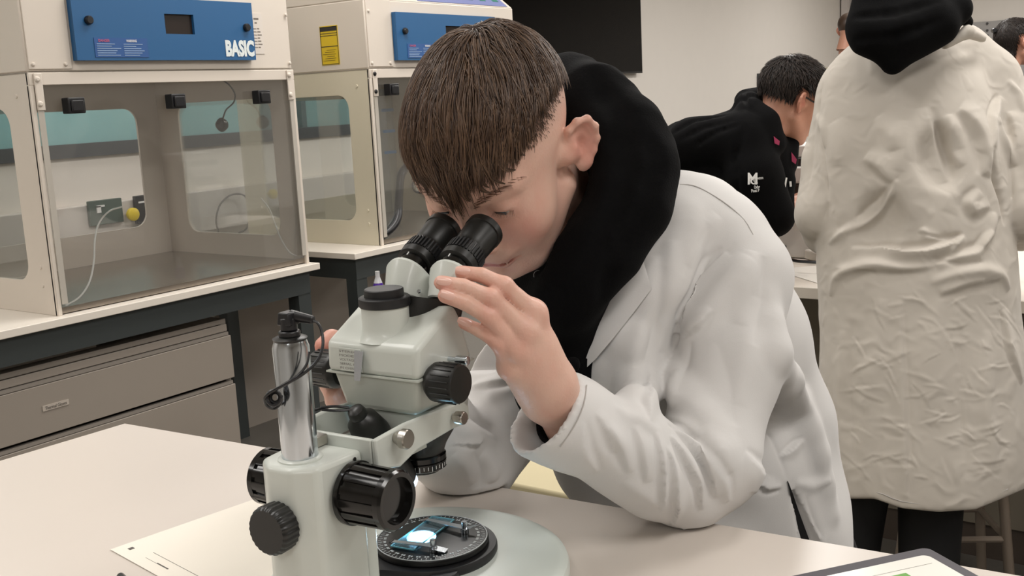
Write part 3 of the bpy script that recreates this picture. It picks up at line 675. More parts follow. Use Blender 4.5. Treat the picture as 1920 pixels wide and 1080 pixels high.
# stage clips
for (pst, a_, b_, lb) in ((WL(PZ(812, 1022, TZ+.04)), WL(PZ(735, 1008, TZ+.041)), WL(PZ(835, 1030, TZ+.037)), 0), (WL(PZ(871, 988, TZ+.04)), WL(PZ(798, 967, TZ+.041)), WL(PZ(890, 966, TZ+.05)), 1)):
    cl = MB(); pst = np.array([pst[0], pst[1], ZS+.0003])
    cl.lathe(pst, (0, 0, 1), [(0, .0035), (.004, .0035), (.004, .0028), (.010, .0028), (.0105, .0022)], 18)
    d_ = np.array([a_[0], a_[1], ZS+.0036])-(pst+np.array([0, 0, .005])); n_ = np.cross(d_, [0, 0, 1]); n_ /= np.linalg.norm(n_)
    s0 = pst+np.array([0, 0, .0045]); e0 = s0+d_
    cl.prism([s0-n_*.0035, s0+n_*.0035, e0+n_*.0022, e0-n_*.0022], [q_+np.array([0, 0, .0006]) for q_ in (s0-n_*.0035, s0+n_*.0035, e0+n_*.0022, e0-n_*.0022)])
    cl.cyl(e0-n_*.003, e0+n_*.003, .0011, n=8)
    e1 = pst+(np.array([b_[0], b_[1], 0])-np.array([pst[0], pst[1], 0]))*1.1+np.array([0, 0, .006 if lb else .0008])
    s1 = pst+np.array([0, 0, .003]); n2 = np.cross(e1-s1, [0, 0, 1]); n2 /= np.linalg.norm(n2)
    cl.prism([s1-n2*.004, s1+n2*.004, e1+n2*(.001 if lb else .004), e1-n2*(.001 if lb else .004)], [q_+np.array([0, 0, .0005]) for q_ in (s1-n2*.004, s1+n2*.004, e1+n2*(.001 if lb else .004), e1-n2*(.001 if lb else .004))])
    cl.build('stage_clip', m_chr, mi, smooth=True)
# power lead: plug on the pillar, loop, coil, to the lamp
pl = MB(); pt = np.array([-.146, 0, .2400])
pl.cyl(pt+[0, 0, -.0005], pt+[0, 0, .004], .0078); pl.cyl(pt+[0, 0, .004], pt+[0, 0, .0135], .0062)
pl.prism([pt+[-.006, -.006, .008], pt+[.006, -.006, .008], pt+[.006, .006, .008], pt+[-.006, .006, .008]], [pt+[-.005, -.005, .0175], pt+[.006, -.006, .0175], pt+[.006, .005, .0175], pt+[-.005, .005, .0175]])
e_ = WL(P(588, 600, .752)); pl.cyl(pt+[.002, 0, .0145], e_, .0042, .0030); pl.build('power_plug', m_blk, mi, bevel=.001)
def cab(pp, r, n='power_lead'): return MB().tube([WL(P(*q_)) for q_ in pp], r, 8).build(n, m_blk, mi, smooth=True)
cab([(580, 600, .752), (596, 606, .752), (604, 625, .75), (605, 650, .748), (595, 676, .744), (570, 700, .738), (540, 718, .736), (512, 733, .738), (497, 746, .742), (500, 760, .748), (514, 766, .752), (526, 756, .752), (528, 742, .75)], .0011)
cab([(580, 660, .744), (574, 685, .740), (556, 706, .737), (530, 722, .737), (508, 736, .74)], .0010)
def coil(c, n, r, d0):
    pts = []
    for i in range(n*12+1):
        a = 2*math.pi*i/12; pts.append((c[0]+r*math.cos(a), c[1]+r*1.05*math.sin(a), d0+.0012*i/12)); 
    return pts
cab(coil((513, 746), 4, 13, .742), .0012); cab(coil((516, 745), 3, 9, .745), .0013)
cab([(602, 764, .83), (630, 762, .835), (655, 765, .836)], .0011); cab([(603, 768, .83), (630, 770, .832), (664, 768, .833)], .0011)
cab([(524, 756, .752), (545, 768, .785), (575, 772, .81), (602, 766, .83)], .0011)
# specimen slide on the stage
c_ = [WL(PZ(x, y, TZ+.0365)) for x, y in ((735, 1020), (776, 1030), (850, 976), (809, 967))]
v0 = np.mean([q_[:2] for q_ in c_], 0); du_ = (c_[2][:2]+c_[3][:2]-c_[0][:2]-c_[1][:2])/2; ang = math.atan2(du_[1], du_[0])+MAZ
wc = ML((v0[0], v0[1], ZS+.001))
sl = empty('specimen_slide', (wc[0], wc[1], wc[2]), ang); tag(sl, 'clear glass slide with bluish edges lying on the black microscope stage', 'slide')
L2, W2 = .034, .0115
MB().box((-L2, -W2, 0), (L2, W2, .001)).build('glass_plate', glass('slide_glass', (.85, .96, 1.0), .12, .03, (.5, .8, .9)), sl)
ed = MB()
m_edge2 = mat('glass_edge', '7fc4d0', .15)
for a_, b_ in (((-L2, -W2, 0), (L2, -W2+.0006, .0011)), ((-L2, W2-.0006, 0), (L2, W2, .0011)), ((-L2, -W2, 0), (-L2+.0006, W2, .0011)), ((L2-.0006, -W2, 0), (L2, W2, .0011))): ed.box(a_, b_)
ed.build('glass_rim', m_edge2, sl)
MB().box((-.009, -.009, .0011), (.009, .009, .0013)).build('cover_slip', MATS['slide_glass'], sl)

# ---------------------------------------------------------------- paper, pen tip, tablet on the table
a = PZ(207, 1032, TZ); b = PZ(470, 940, TZ); u = (b-a)/np.linalg.norm(b-a); v = np.array([u[1], -u[0], 0])
c2 = PZ(310, 1080, TZ)
if v@(c2-a) < 0: v = -v
ang = math.atan2(u[1], u[0])
pa = empty('worksheet', (a[0], a[1], TZ+.0006), ang); tag(pa, 'white worksheet lying on the table left of the microscope', 'paper')
sv = 1 if np.cross(u, v)[2] > 0 else -1
MB().box((0, 0, 0), (.21, sv*.297, .0004)).build('sheet', mat('paper', 'e8e2d6', .8), pa)
ink = MB()
for (x0, y0, x1, y1) in ((.011, .012, .016, .017),): ink.box((x0, sv*y0, .0004), (x1, sv*y1, .0006))
ink.box((.022, sv*.04, .0004), (.0225, sv*.2, .0005)); ink.box((.012, sv*.065, .0004), (.0135, sv*.085, .0005)); ink.box((.012, sv*.045, .0004), (.0123, sv*.065, .0005))
ink.build('ruled_print', mat('print_dark', '5a5550', .7), pa)
fit_text('handwriting', 'Anid', mat('pencil2', '908880', .8), pa, (.018, sv*.022, .00045), (0, sv, 0), (-1, 0, 0) if sv < 0 else (1, 0, 0), .022, .008)
q = PZ(223, 1079, TZ+.004)
o = MB().lathe((0, 0, 0), (-.3, -1, 0), [(0, .0012), (.004, .0035), (.12, .0035), (.125, .002)], 14).build('pen', mat('pen_dark', '3a3836', .3), smooth=True, loc=(q[0], q[1], TZ+.0045)); tag(o, 'dark pen whose tip shows at the bottom edge left of the microscope', 'pen')
# tablet
ta = [PZ(x, y, TZ+.012) for x, y in ((1738, 1024), (1480, 1079), (1852, 1078))]
u = ta[1]-ta[0]; u /= np.linalg.norm(u); v = np.array([-u[1], u[0], 0]); 
if v@(ta[2]-ta[0]) < 0: v = -v
sv = 1 if np.cross(u, v)[2] > 0 else -1
tt_ = empty('tablet', (ta[0][0], ta[0][1], TZ), math.atan2(u[1], u[0])); tag(tt_, 'tablet in a dark grey case at the bottom right corner of the table', 'tablet')
MB().plate([(x, sv*y, .001) for x, y in rounded(0, .26, 0, .19, .007)], .011, (0, 0, 1)).build('case', mat('tablet_case', '4a464c', .6), tt_, bevel=.002)
MB().plate([(x, sv*y, .0121) for x, y in rounded(.013, .245, .015, .175, .006)], .0012, (0, 0, 1)).build('screen', mat('tablet_screen', 'e6e4dc', .15, emit='f2efe6', estr=.12), tt_)
MB().box((.05, sv*.036, .0134), (.24, sv*.170, .01345)).build('slide_green', mat('screen_green', '5f9a3c', .3, emit='5f9a3c', estr=.12), tt_)
MB().box((.056, sv*.046, .0135), (.24, sv*.170, .01355)).build('slide_blue', mat('screen_blue', '1d5a86', .3, emit='1d5a86', estr=.12), tt_)
q_ = MB()
q_.box((.02, sv*.03, .0134), (.16, sv*.0304, .01342)); q_.build('ruled_line', MATS['pencil'], tt_)
fit_text('handwriting', 'C   eon   Knowle', MATS['pencil'], tt_, (.035, sv*.028, .01345), (1, 0, 0), (0, -sv, 0), .1, .007)
# ================================================================ soft-body modelling: smooth unions on a grid, meshed by surface nets
class SDF:
    def __init__(s, lo, hi, h, A=None, O=None, sc=1.0):
        s.sc = sc
        s.lo = np.array(lo, np.float64); s.h = h; s.A = np.eye(3) if A is None else np.array(A, float); s.O = np.zeros(3) if O is None else np.array(O, float)
        s.n = np.ceil((np.array(hi)-s.lo)/h).astype(int)+1
        s.f = np.full(tuple(s.n), 0.5, np.float32)
        s.ax = [(s.lo[i]+h*np.arange(s.n[i])).astype(np.float32) for i in range(3)]
    def loc(s, w): return (np.asarray(w, float)-s.O)@s.A.T/s.sc
    def wor(s, l): return s.O+np.asarray(l, float)@s.A*s.sc
    def reg(s, lo, hi):
        sl = []
        for i in range(3):
            a = max(0, int((lo[i]-s.lo[i])/s.h)); b = min(s.n[i], int((hi[i]-s.lo[i])/s.h)+2)
            if b <= a: return None
            sl.append(slice(a, b))
        X = s.ax[0][sl[0]][:, None, None]; Y = s.ax[1][sl[1]][None, :, None]; Z = s.ax[2][sl[2]][None, None, :]
        return tuple(sl), X, Y, Z
    def comb(s, sl, d, k, op):
        g = s.f[sl]; d = d.astype(np.float32)
        if op == 's': d = -d
        if op == 'u':
            if k > 0:
                hh = np.maximum(k-np.abs(g-d), 0)/k; s.f[sl] = np.minimum(g, d)-hh*hh*k*.25
            else: s.f[sl] = np.minimum(g, d)
        else:
            if k > 0:
                hh = np.maximum(k-np.abs(g-d), 0)/k; s.f[sl] = np.maximum(g, d)+hh*hh*k*.25
            else: s.f[sl] = np.maximum(g, d)
    def ell(s, c, r, k=.01, op='u', R=None, w=False):
        if w: c = s.loc(c)
        c = np.array(c, float); r = np.array([r]*3 if np.isscalar(r) else r, float); m = k*1.3+.012
        e = r if R is None else np.full(3, r.max())
        q = s.reg(c-e-m, c+e+m)
        if q is None: return s
        sl, X, Y, Z = q; X = X-c[0]; Y = Y-c[1]; Z = Z-c[2]
        if R is not None:
            R = np.array(R, float); X, Y, Z = (R[i, 0]*X+R[i, 1]*Y+R[i, 2]*Z for i in range(3))
        if r.max()-r.min() < 1e-6: d = np.sqrt(X*X+Y*Y+Z*Z)-r[0]
        else:
            k0 = np.sqrt((X/r[0])**2+(Y/r[1])**2+(Z/r[2])**2); k1 = np.sqrt((X/r[0]**2)**2+(Y/r[1]**2)**2+(Z/r[2]**2)**2)+1e-9
            d = k0*(k0-1)/k1
        s.comb(sl, d, k, op); return s
    def cone(s, a, b, ra, rb, k=.01, op='u', w=False, flat=None):
        if w: a = s.loc(a); b = s.loc(b)
        a = np.array(a, float); b = np.array(b, float); R = max(ra, rb); m = k*1.3+.012
        q = s.reg(np.minimum(a, b)-R-m, np.maximum(a, b)+R+m)
        if q is None: return s
        sl, X, Y, Z = q; X = X-a[0]; Y = Y-a[1]; Z = Z-a[2]; ba = b-a; L = ba@ba+1e-12
        t = np.clip((X*ba[0]+Y*ba[1]+Z*ba[2])/L, 0, 1)
        X = X-t*ba[0]; Y = Y-t*ba[1]; Z = Z-t*ba[2]
        if flat is not None:                                     # (unit axis, squeeze): flattened section
            ax_, sq = flat; dd = X*ax_[0]+Y*ax_[1]+Z*ax_[2]; e = (1/sq-1)*dd
            X = X+e*ax_[0]; Y = Y+e*ax_[1]; Z = Z+e*ax_[2]; d = (np.sqrt(X*X+Y*Y+Z*Z)-(ra+(rb-ra)*t))*(.5+.5*sq)
        else: d = np.sqrt(X*X+Y*Y+Z*Z)-(ra+(rb-ra)*t)
        s.comb(sl, d, k, op); return s
    def chain(s, pts, rs, k=.01, op='u', w=False, **kw):
        for i in range(len(pts)-1): s.cone(pts[i], pts[i+1], rs[i], rs[i+1], k, op, w, **kw)
        return s
    def merge(s, o, k):
        hh = np.maximum(k-np.abs(s.f-o.f), 0)/k; s.f = (np.minimum(s.f, o.f)-hh*hh*k*.25).astype(np.float32); return s
    def like(s): return SDF(s.lo, s.lo+s.h*(s.n-1), s.h, s.A, s.O, s.sc)
    def off_table(s):                                        # nothing may reach into the table slab
        w = s.wor(np.stack(np.meshgrid(*s.ax, indexing='ij'), -1).reshape(-1, 3)); xe_ = .808+(1.212-w[:, 1])*.0715+.003
        d = np.maximum(w[:, 0]-xe_, w[:, 2]-.9215).reshape(s.f.shape); s.f = np.maximum(s.f, -d).astype(np.float32); return s
    def half(s, p, n, k=.002, w=True, lim=None):                # cut away everything on the +n side of a plane
        if w: p = s.loc(p); n = np.asarray(n, float)@s.A.T
        lo = s.lo if lim is None else np.array(lim[0]); hi = s.lo+s.h*s.n if lim is None else np.array(lim[1])
        sl, X, Y, Z = s.reg(lo, hi); d = -(n[0]*(X-p[0])+n[1]*(Y-p[1])+n[2]*(Z-p[2])); s.comb(sl, d+0*X+0*Y+0*Z, k, 's'); return s
    def noise(s, amp, freq, seed, stretch=(1, 1, 1), power=1.5, octs=3, band=.03, flow=None):
        rg = np.random.default_rng(seed); X = s.ax[0][:, None, None]; Y = s.ax[1][None, :, None]; Z = s.ax[2][None, None, :]
        idx = np.nonzero(np.abs(s.f) < band)
        x = s.ax[0][idx[0]]; y = s.ax[1][idx[1]]; z = s.ax[2][idx[2]]; t = 0
        p = np.stack([x*stretch[0], y*stretch[1], z*stretch[2]], 1)*freq
        for o in range(octs):
            K = rg.normal(size=(3, 3)); ph = rg.uniform(0, 6.28, 3)
            wv = np.sin(p@(K[0]*.9)+ph[0])*1.2+np.sin(p@(K[1]*1.3)+ph[1])*.8
            t = t+(1-np.abs(np.sin(p@K[2]*1.5+wv+ph[2])))**power*(.6**o); p = p*1.7
        s.f[idx] -= (amp*(t-.5)).astype(np.float32); return s
    def samp(s, l):
        g = (np.atleast_2d(l)-s.lo)/s.h; g = np.clip(g, 0, s.n-1.001); i = g.astype(int); t = g-i; f = s.f; out = 0
        for a in (0, 1):
            for b in (0, 1):
                for c in (0, 1):
                    wt = (t[:, 0] if a else 1-t[:, 0])*(t[:, 1] if b else 1-t[:, 1])*(t[:, 2] if c else 1-t[:, 2])
                    out = out+wt*f[i[:, 0]+a, i[:, 1]+b, i[:, 2]+c]
        return out
    def grad(s, l):
        l = np.atleast_2d(l); e = s.h; g = np.stack([s.samp(l+np.eye(3)[i]*e)-s.samp(l-np.eye(3)[i]*e) for i in range(3)], 1)
        return g/(np.linalg.norm(g, axis=1, keepdims=True)+1e-9)
    def hit(s, px, py, d0, d1):
        ds = np.arange(d0, d1, s.h*.6); pts = np.array([P(px, py, d) for d in ds]); l = s.loc(pts)
        ok = np.all((l > s.lo+s.h) & (l < s.lo+s.h*(s.n-2)), axis=1); v = s.samp(l); v[~ok] = .5
        i = np.nonzero(v < 0)[0]
        return None if len(i) == 0 else ds[i[0]]
    def fold(s, pp, r, amp, up=True, d0=.7, d1=3.5, k=None):     # a ridge (or crease) laid on the surface
        pts = []
        for q in pp:
            d = s.hit(q[0], q[1], d0, d1)
            if d is not None: pts.append((q, d))
        n = len(pts)
        if n < 2: return s
        m = max(n, 9); T_ = np.linspace(0, n-1, m); qx = np.interp(T_, range(n), [a[0][0] for a in pts]); qy = np.interp(T_, range(n), [a[0][1] for a in pts]); qd = np.interp(T_, range(n), [a[1] for a in pts]); out = []
        for j in range(m):
            dd = s.hit(qx[j], qy[j], d0, d1); dd = qd[j] if dd is None or abs(dd-qd[j]) > .03 else dd
            rj = r*(.5+.5*math.sin(math.pi*j/(m-1))); aj = amp*(-.25+1.25*math.sin(math.pi*j/(m-1))**.7)
            out.append(P(qx[j], qy[j], dd+(rj-aj if up else -(rj-aj))))
        pts = out; n = m
        for i in range(n-1):
            def rr(j):
                return r*(.5+.5*math.sin(math.pi*j/(n-1)))
            s.cone(pts[i], pts[i+1], rr(i), rr(i+1), k if k is not None else r*.55, 'u' if up else 's', w=True)
        return s
    def mesh(s):
        f = s.f; sg = f < 0; nx, ny, nz = f.shape
        c = np.zeros((nx-1, ny-1, nz-1), np.int8)
        for a in (0, 1):
            for b in (0, 1):
                for d in (0, 1): c += sg[a:nx-1+a, b:ny-1+b, d:nz-1+d]
        act = np.nonzero((c > 0) & (c < 8)); N = len(act[0])
        ids = np.full((nx-1, ny-1, nz-1), -1, np.int32); ids[act] = np.arange(N)
        I = np.stack(act, 1); V = np.zeros((N, 3)); W = np.zeros(N)
        cr = [(a, b, d) for a in (0, 1) for b in (0, 1) for d in (0, 1)]
        val = {q: f[I[:, 0]+q[0], I[:, 1]+q[1], I[:, 2]+q[2]] for q in cr}
        for q in cr:
            for ax in range(3):
                if q[ax] == 0:
                    q2 = list(q); q2[ax] = 1; q2 = tuple(q2); v0 = val[q]; v1 = val[q2]; m = (v0 < 0) != (v1 < 0)
                    t = np.where(m, v0/(v0-v1+1e-12), 0); pt = np.array(q, float)[None, :]+np.zeros((N, 3)); pt[:, ax] += t
                    V += pt*m[:, None]; W += m
        V = I+V/W[:, None]; V = s.lo+V*s.h
        fs = []
        for ax in range(3):
            a = [slice(None)]*3; b = [slice(None)]*3; a[ax] = slice(0, -1); b[ax] = slice(1, None)
            s0 = sg[tuple(a)]; s1 = sg[tuple(b)]; ch = np.stack(np.nonzero(s0 != s1), 1)
            o1, o2 = (ax+1) % 3, (ax+2) % 3
            ch = ch[(ch[:, o1] > 0) & (ch[:, o2] > 0) & (ch[:, o1] < f.shape[o1]-1) & (ch[:, o2] < f.shape[o2]-1)]
            e1 = np.zeros(3, int); e1[o1] = 1; e2 = np.zeros(3, int); e2[o2] = 1
            g = lambda q: ids[q[:, 0], q[:, 1], q[:, 2]]
            qd = np.stack([g(ch-e1-e2), g(ch-e2), g(ch), g(ch-e1)], 1)
            st = s0[ch[:, 0], ch[:, 1], ch[:, 2]]
            qd[~st] = qd[~st][:, ::-1]; fs.append(qd)
        Fq = np.concatenate(fs); Fq = Fq[(Fq >= 0).all(1)]
        return s.wor(V), Fq
def relax(V, Fq, it=1, lam=.5):
    E = np.concatenate([Fq[:, [0, 1]], Fq[:, [1, 2]], Fq[:, [2, 3]], Fq[:, [3, 0]]]); E = np.concatenate([E, E[:, ::-1]])
    n = len(V); cnt = np.bincount(E[:, 0], minlength=n)+1e-9
    for _ in range(it):
        m = np.stack([np.bincount(E[:, 0], V[E[:, 1], i], n) for i in range(3)], 1)/cnt[:, None]; V = V+(m-V)*lam
    return V
def subdivide(V, Fq):
    n = len(V); E = np.concatenate([Fq[:, [0, 1]], Fq[:, [1, 2]], Fq[:, [2, 3]], Fq[:, [3, 0]]]); E = np.sort(E, 1); key = E[:, 0].astype(np.int64)*n+E[:, 1]
    u, inv = np.unique(key, return_inverse=True); inv = inv.reshape(-1); a = (u//n).astype(int); b = (u % n).astype(int); m = len(Fq)
    V2 = np.concatenate([V, (V[a]+V[b])/2, V[Fq].mean(1)]); e = [n+inv[i*m:(i+1)*m] for i in range(4)]; c = n+len(u)+np.arange(m)
    return V2, np.concatenate([np.stack([Fq[:, 0], e[0], c, e[3]], 1), np.stack([e[0], Fq[:, 1], e[1], c], 1), np.stack([c, e[1], Fq[:, 2], e[2]], 1), np.stack([e[3], c, e[2], Fq[:, 3]], 1)])
def normals(V, Fq):
    nf = np.cross(V[Fq[:, 2]]-V[Fq[:, 0]], V[Fq[:, 3]]-V[Fq[:, 1]]); N = np.zeros_like(V)
    for i in range(4):
        for k in range(3): N[:, k] += np.bincount(Fq[:, i], nf[:, k], len(V))
    return N/(np.linalg.norm(N, axis=1, keepdims=True)+1e-12)
def cloth_folds(g, V, Fq, folds, d0, d1):
    """folds: (kind, photo points on the surface, width, height); kinds r ridge, c crease, s pressed fold lying over to its right, z over to its left"""
    N = normals(V, Fq); D = np.zeros(len(V))
    for kind, pp, w, a in folds:
        pts = []
        for x, y in pp:
            d = g.hit(x, y, d0, d1)
            if d is not None: pts.append(P(x, y, d))
        if len(pts) < 2: continue
        pts = np.array(pts); t0 = np.linspace(0, 1, len(pts)); tt = np.linspace(0, 1, 22)
        C = np.stack([np.interp(tt, t0, pts[:, k]) for k in range(3)], 1)
        for _ in range(2): C[1:-1] = (C[:-2]+2*C[1:-1]+C[2:])/4
        R_ = w*4; bb0 = C.min(0)-R_; bb1 = C.max(0)+R_; idx = np.nonzero(np.all((V > bb0) & (V < bb1), 1))[0]
        if len(idx) == 0: continue
        X = V[idx]; best = np.full(len(idx), 1e9); sd = np.zeros(len(idx)); tl = np.zeros(len(idx))
        for j in range(21):
            A_, B_ = C[j], C[j+1]; ab = B_-A_; t = np.clip(((X-A_)@ab)/(ab@ab+1e-12), 0, 1); q = X-(A_+t[:, None]*ab); dd = np.linalg.norm(q, axis=1); m = dd < best
            side = np.cross(ab/(np.linalg.norm(ab)+1e-12), -FW); best = np.where(m, dd, best); sd = np.where(m, np.sign(q@side)*dd, sd); tl = np.where(m, (j+t)/21, tl)
        en = np.sin(np.pi*np.clip(tl, 0, 1))**.6*np.exp(-np.maximum(best-3.2*w, 0)/w); ww = w*(.55+.45*np.sin(np.pi*tl)); u = sd/ww; fc = np.clip((N[idx]@(-FW))*3+.6, 0, 1)
        if kind == 'r': h = np.exp(-u*u)
        elif kind == 'c': h = -np.exp(-np.abs(u)*1.4)
        else:
            if kind == 'z': u = -u
            h = np.where(u < 0, np.exp(-(u/1.7)**2), np.exp(-(u/.55)**2))-.40*np.exp(-((u-1.15)/.6)**2)
        D[idx] += a*h*en*fc
    return V+N*D[:, None]
def link_mesh(name, V, Fq, m, parent=None, attr=None, mod=None):
    me = bpy.data.meshes.new(name); n = len(V); k = Fq.shape[1]
    me.vertices.add(n); me.vertices.foreach_set('co', np.asarray(V, np.float32).ravel())
    me.loops.add(len(Fq)*k); me.loops.foreach_set('vertex_index', np.asarray(Fq, np.int32).ravel())
    me.polygons.add(len(Fq)); me.polygons.foreach_set('loop_start', np.arange(0, len(Fq)*k, k, dtype=np.int32))
    try: me.polygons.foreach_set('loop_total', np.full(len(Fq), k, np.int32))
    except Exception: pass
    me.polygons.foreach_set('use_smooth', np.ones(len(Fq), bool)); me.update(calc_edges=True)
    if attr is not None:
        ca = me.color_attributes.new('tone', 'FLOAT_COLOR', 'POINT'); ca.data.foreach_set('color', np.asarray(attr, np.float32).ravel())
    for q in (m if isinstance(m, (list, tuple)) else [m]): me.materials.append(q)
    o = bpy.data.objects.new(name, me); COL.objects.link(o)
    if parent is not None:
        o.parent = parent
        if mod is None: o.matrix_parent_inverse = parent.matrix_basis.inverted()
    return o
def person(name, foot, **k):
    t = empty(name, foot, **k); bpy.context.view_layer.update() if False else None
    t.matrix_basis = Matrix.Translation(Vector(foot)); return t
def rel(o, parent):                     # world-built object under a thing placed by translation
    o.parent = parent; o.matrix_parent_inverse = Matrix.Translation(Vector(parent.location)).inverted(); return o
def join_meshes(parts):
    Vs, Fs, As, b = [], [], [], 0
    for V, Fq, A in parts:
        Vs.append(V); Fs.append(Fq+b); As.append(A); b += len(V)
    return np.concatenate(Vs), np.concatenate(Fs), np.concatenate(As)

# ---------------------------------------------------------------- materials of people
def skin_mat(name, base, red, rough=.42):
    m = mat(name, base, rough, sss=.10, bump=.12, bscale=420, spec=.4); nt = m.node_tree; b = nt.nodes['Principled BSDF']
    at = nt.nodes.new('ShaderNodeVertexColor'); at.layer_name = 'tone'; sp = nt.nodes.new('ShaderNodeSeparateColor'); nt.links.new(at.outputs[0], sp.inputs[0])
    n = nt.nodes.new('ShaderNodeTexNoise'); n.inputs['Scale'].default_value = 38; n.inputs['Detail'].default_value = 5
    cr = nt.nodes.new('ShaderNodeMapRange'); cr.inputs[1].default_value = .35; cr.inputs[2].default_value = .7; cr.inputs[3].default_value = -.12; cr.inputs[4].default_value = .16
    nt.links.new(n.outputs['Fac'], cr.inputs[0]); ad = nt.nodes.new('ShaderNodeMath'); ad.use_clamp = True; nt.links.new(cr.outputs[0], ad.inputs[0]); nt.links.new(sp.outputs[0], ad.inputs[1])
    x1 = nt.nodes.new('ShaderNodeMixRGB'); x1.inputs[1].default_value = srgb(base); x1.inputs[2].default_value = srgb(red); nt.links.new(ad.outputs[0], x1.inputs[0])
    x2 = nt.nodes.new('ShaderNodeMixRGB'); x2.inputs[2].default_value = srgb('4a352b'); nt.links.new(x1.outputs[0], x2.inputs[1]); nt.links.new(sp.outputs[1], x2.inputs[0])
    x3 = nt.nodes.new('ShaderNodeMixRGB'); x3.inputs[2].default_value = srgb('a8525a'); nt.links.new(x2.outputs[0], x3.inputs[1]); nt.links.new(sp.outputs[2], x3.inputs[0])
    nt.links.new(x3.outputs[0], b.inputs['Base Color']); return m
m_skin = skin_mat('skin_fair', 'dcb4a2', 'cf8576')
m_skin2 = skin_mat('skin_tan', 'c4917a', 'b06a58')
def coat_mat(name, col, wr=.35, sc=9, det=4):
    m = mat(name, col, .85, sheen=.15, spec=.2); nt = m.node_tree; b = nt.nodes['Principled BSDF']; tc = nt.nodes['Texture Coordinate'] if 'Texture Coordinate' in nt.nodes else nt.nodes.new('ShaderNodeTexCoord')
    n = nt.nodes.new('ShaderNodeTexNoise'); n.inputs['Scale'].default_value = sc; n.inputs['Detail'].default_value = det; n.inputs['Distortion'].default_value = .8
    try: n.noise_type = 'RIDGED_MULTIFRACTAL'
    except Exception: pass
    n2 = nt.nodes.new('ShaderNodeTexNoise'); n2.inputs['Scale'].default_value = 900
    bp = nt.nodes.new('ShaderNodeBump'); bp.inputs['Strength'].default_value = wr; bp.inputs['Distance'].default_value = .012
    b2 = nt.nodes.new('ShaderNodeBump'); b2.inputs['Strength'].default_value = .15; b2.inputs['Distance'].default_value = .0006
    for q in (n, n2): nt.links.new(tc.outputs['Object'], q.inputs['Vector'])
    nt.links.new(n.outputs['Fac'], bp.inputs['Height']); nt.links.new(n2.outputs['Fac'], b2.inputs['Height']); nt.links.new(bp.outputs[0], b2.inputs['Normal']); nt.links.new(b2.outputs[0], b.inputs['Normal'])
    return m
m_coat = coat_mat('lab_coat_cotton', 'd8d6d4', .06, 9, 3)
m_coat2 = coat_mat('lab_coat_old', 'cbc4ba', .30, 22, 4)
m_hood = mat('black_jersey', '0a0a0b', .95, bump=.2, bscale=500, spec=.12, sheen=0)
m_trs = mat('black_trousers', '0c0c0e', .8)
def hair_mat(name, c1, c2, rough=.42):
    m = mat(name, c1, rough, spec=.45); nt = m.node_tree; b = nt.nodes['Principled BSDF']
    at = nt.nodes.new('ShaderNodeVertexColor'); at.layer_name = 'tone'; sp = nt.nodes.new('ShaderNodeSeparateColor'); nt.links.new(at.outputs[0], sp.inputs[0])
    x1 = nt.nodes.new('ShaderNodeMixRGB'); x1.inputs[1].default_value = srgb(c1); x1.inputs[2].default_value = srgb(c2); nt.links.new(sp.outputs[0], x1.inputs[0]); nt.links.new(x1.outputs[0], b.inputs['Base Color']); return m
m_hair = hair_mat('hair_brown', '382820', '745a45'); m_hair2 = hair_mat('hair_dark', '17110e', '33261e', .6); m_hair3 = hair_mat('hair_short', '3a2b22', '6a5340')
m_sclera = mat('eye_white', 'd8d0c8', .2); m_iris = mat('eye_iris', '33424a', .15)

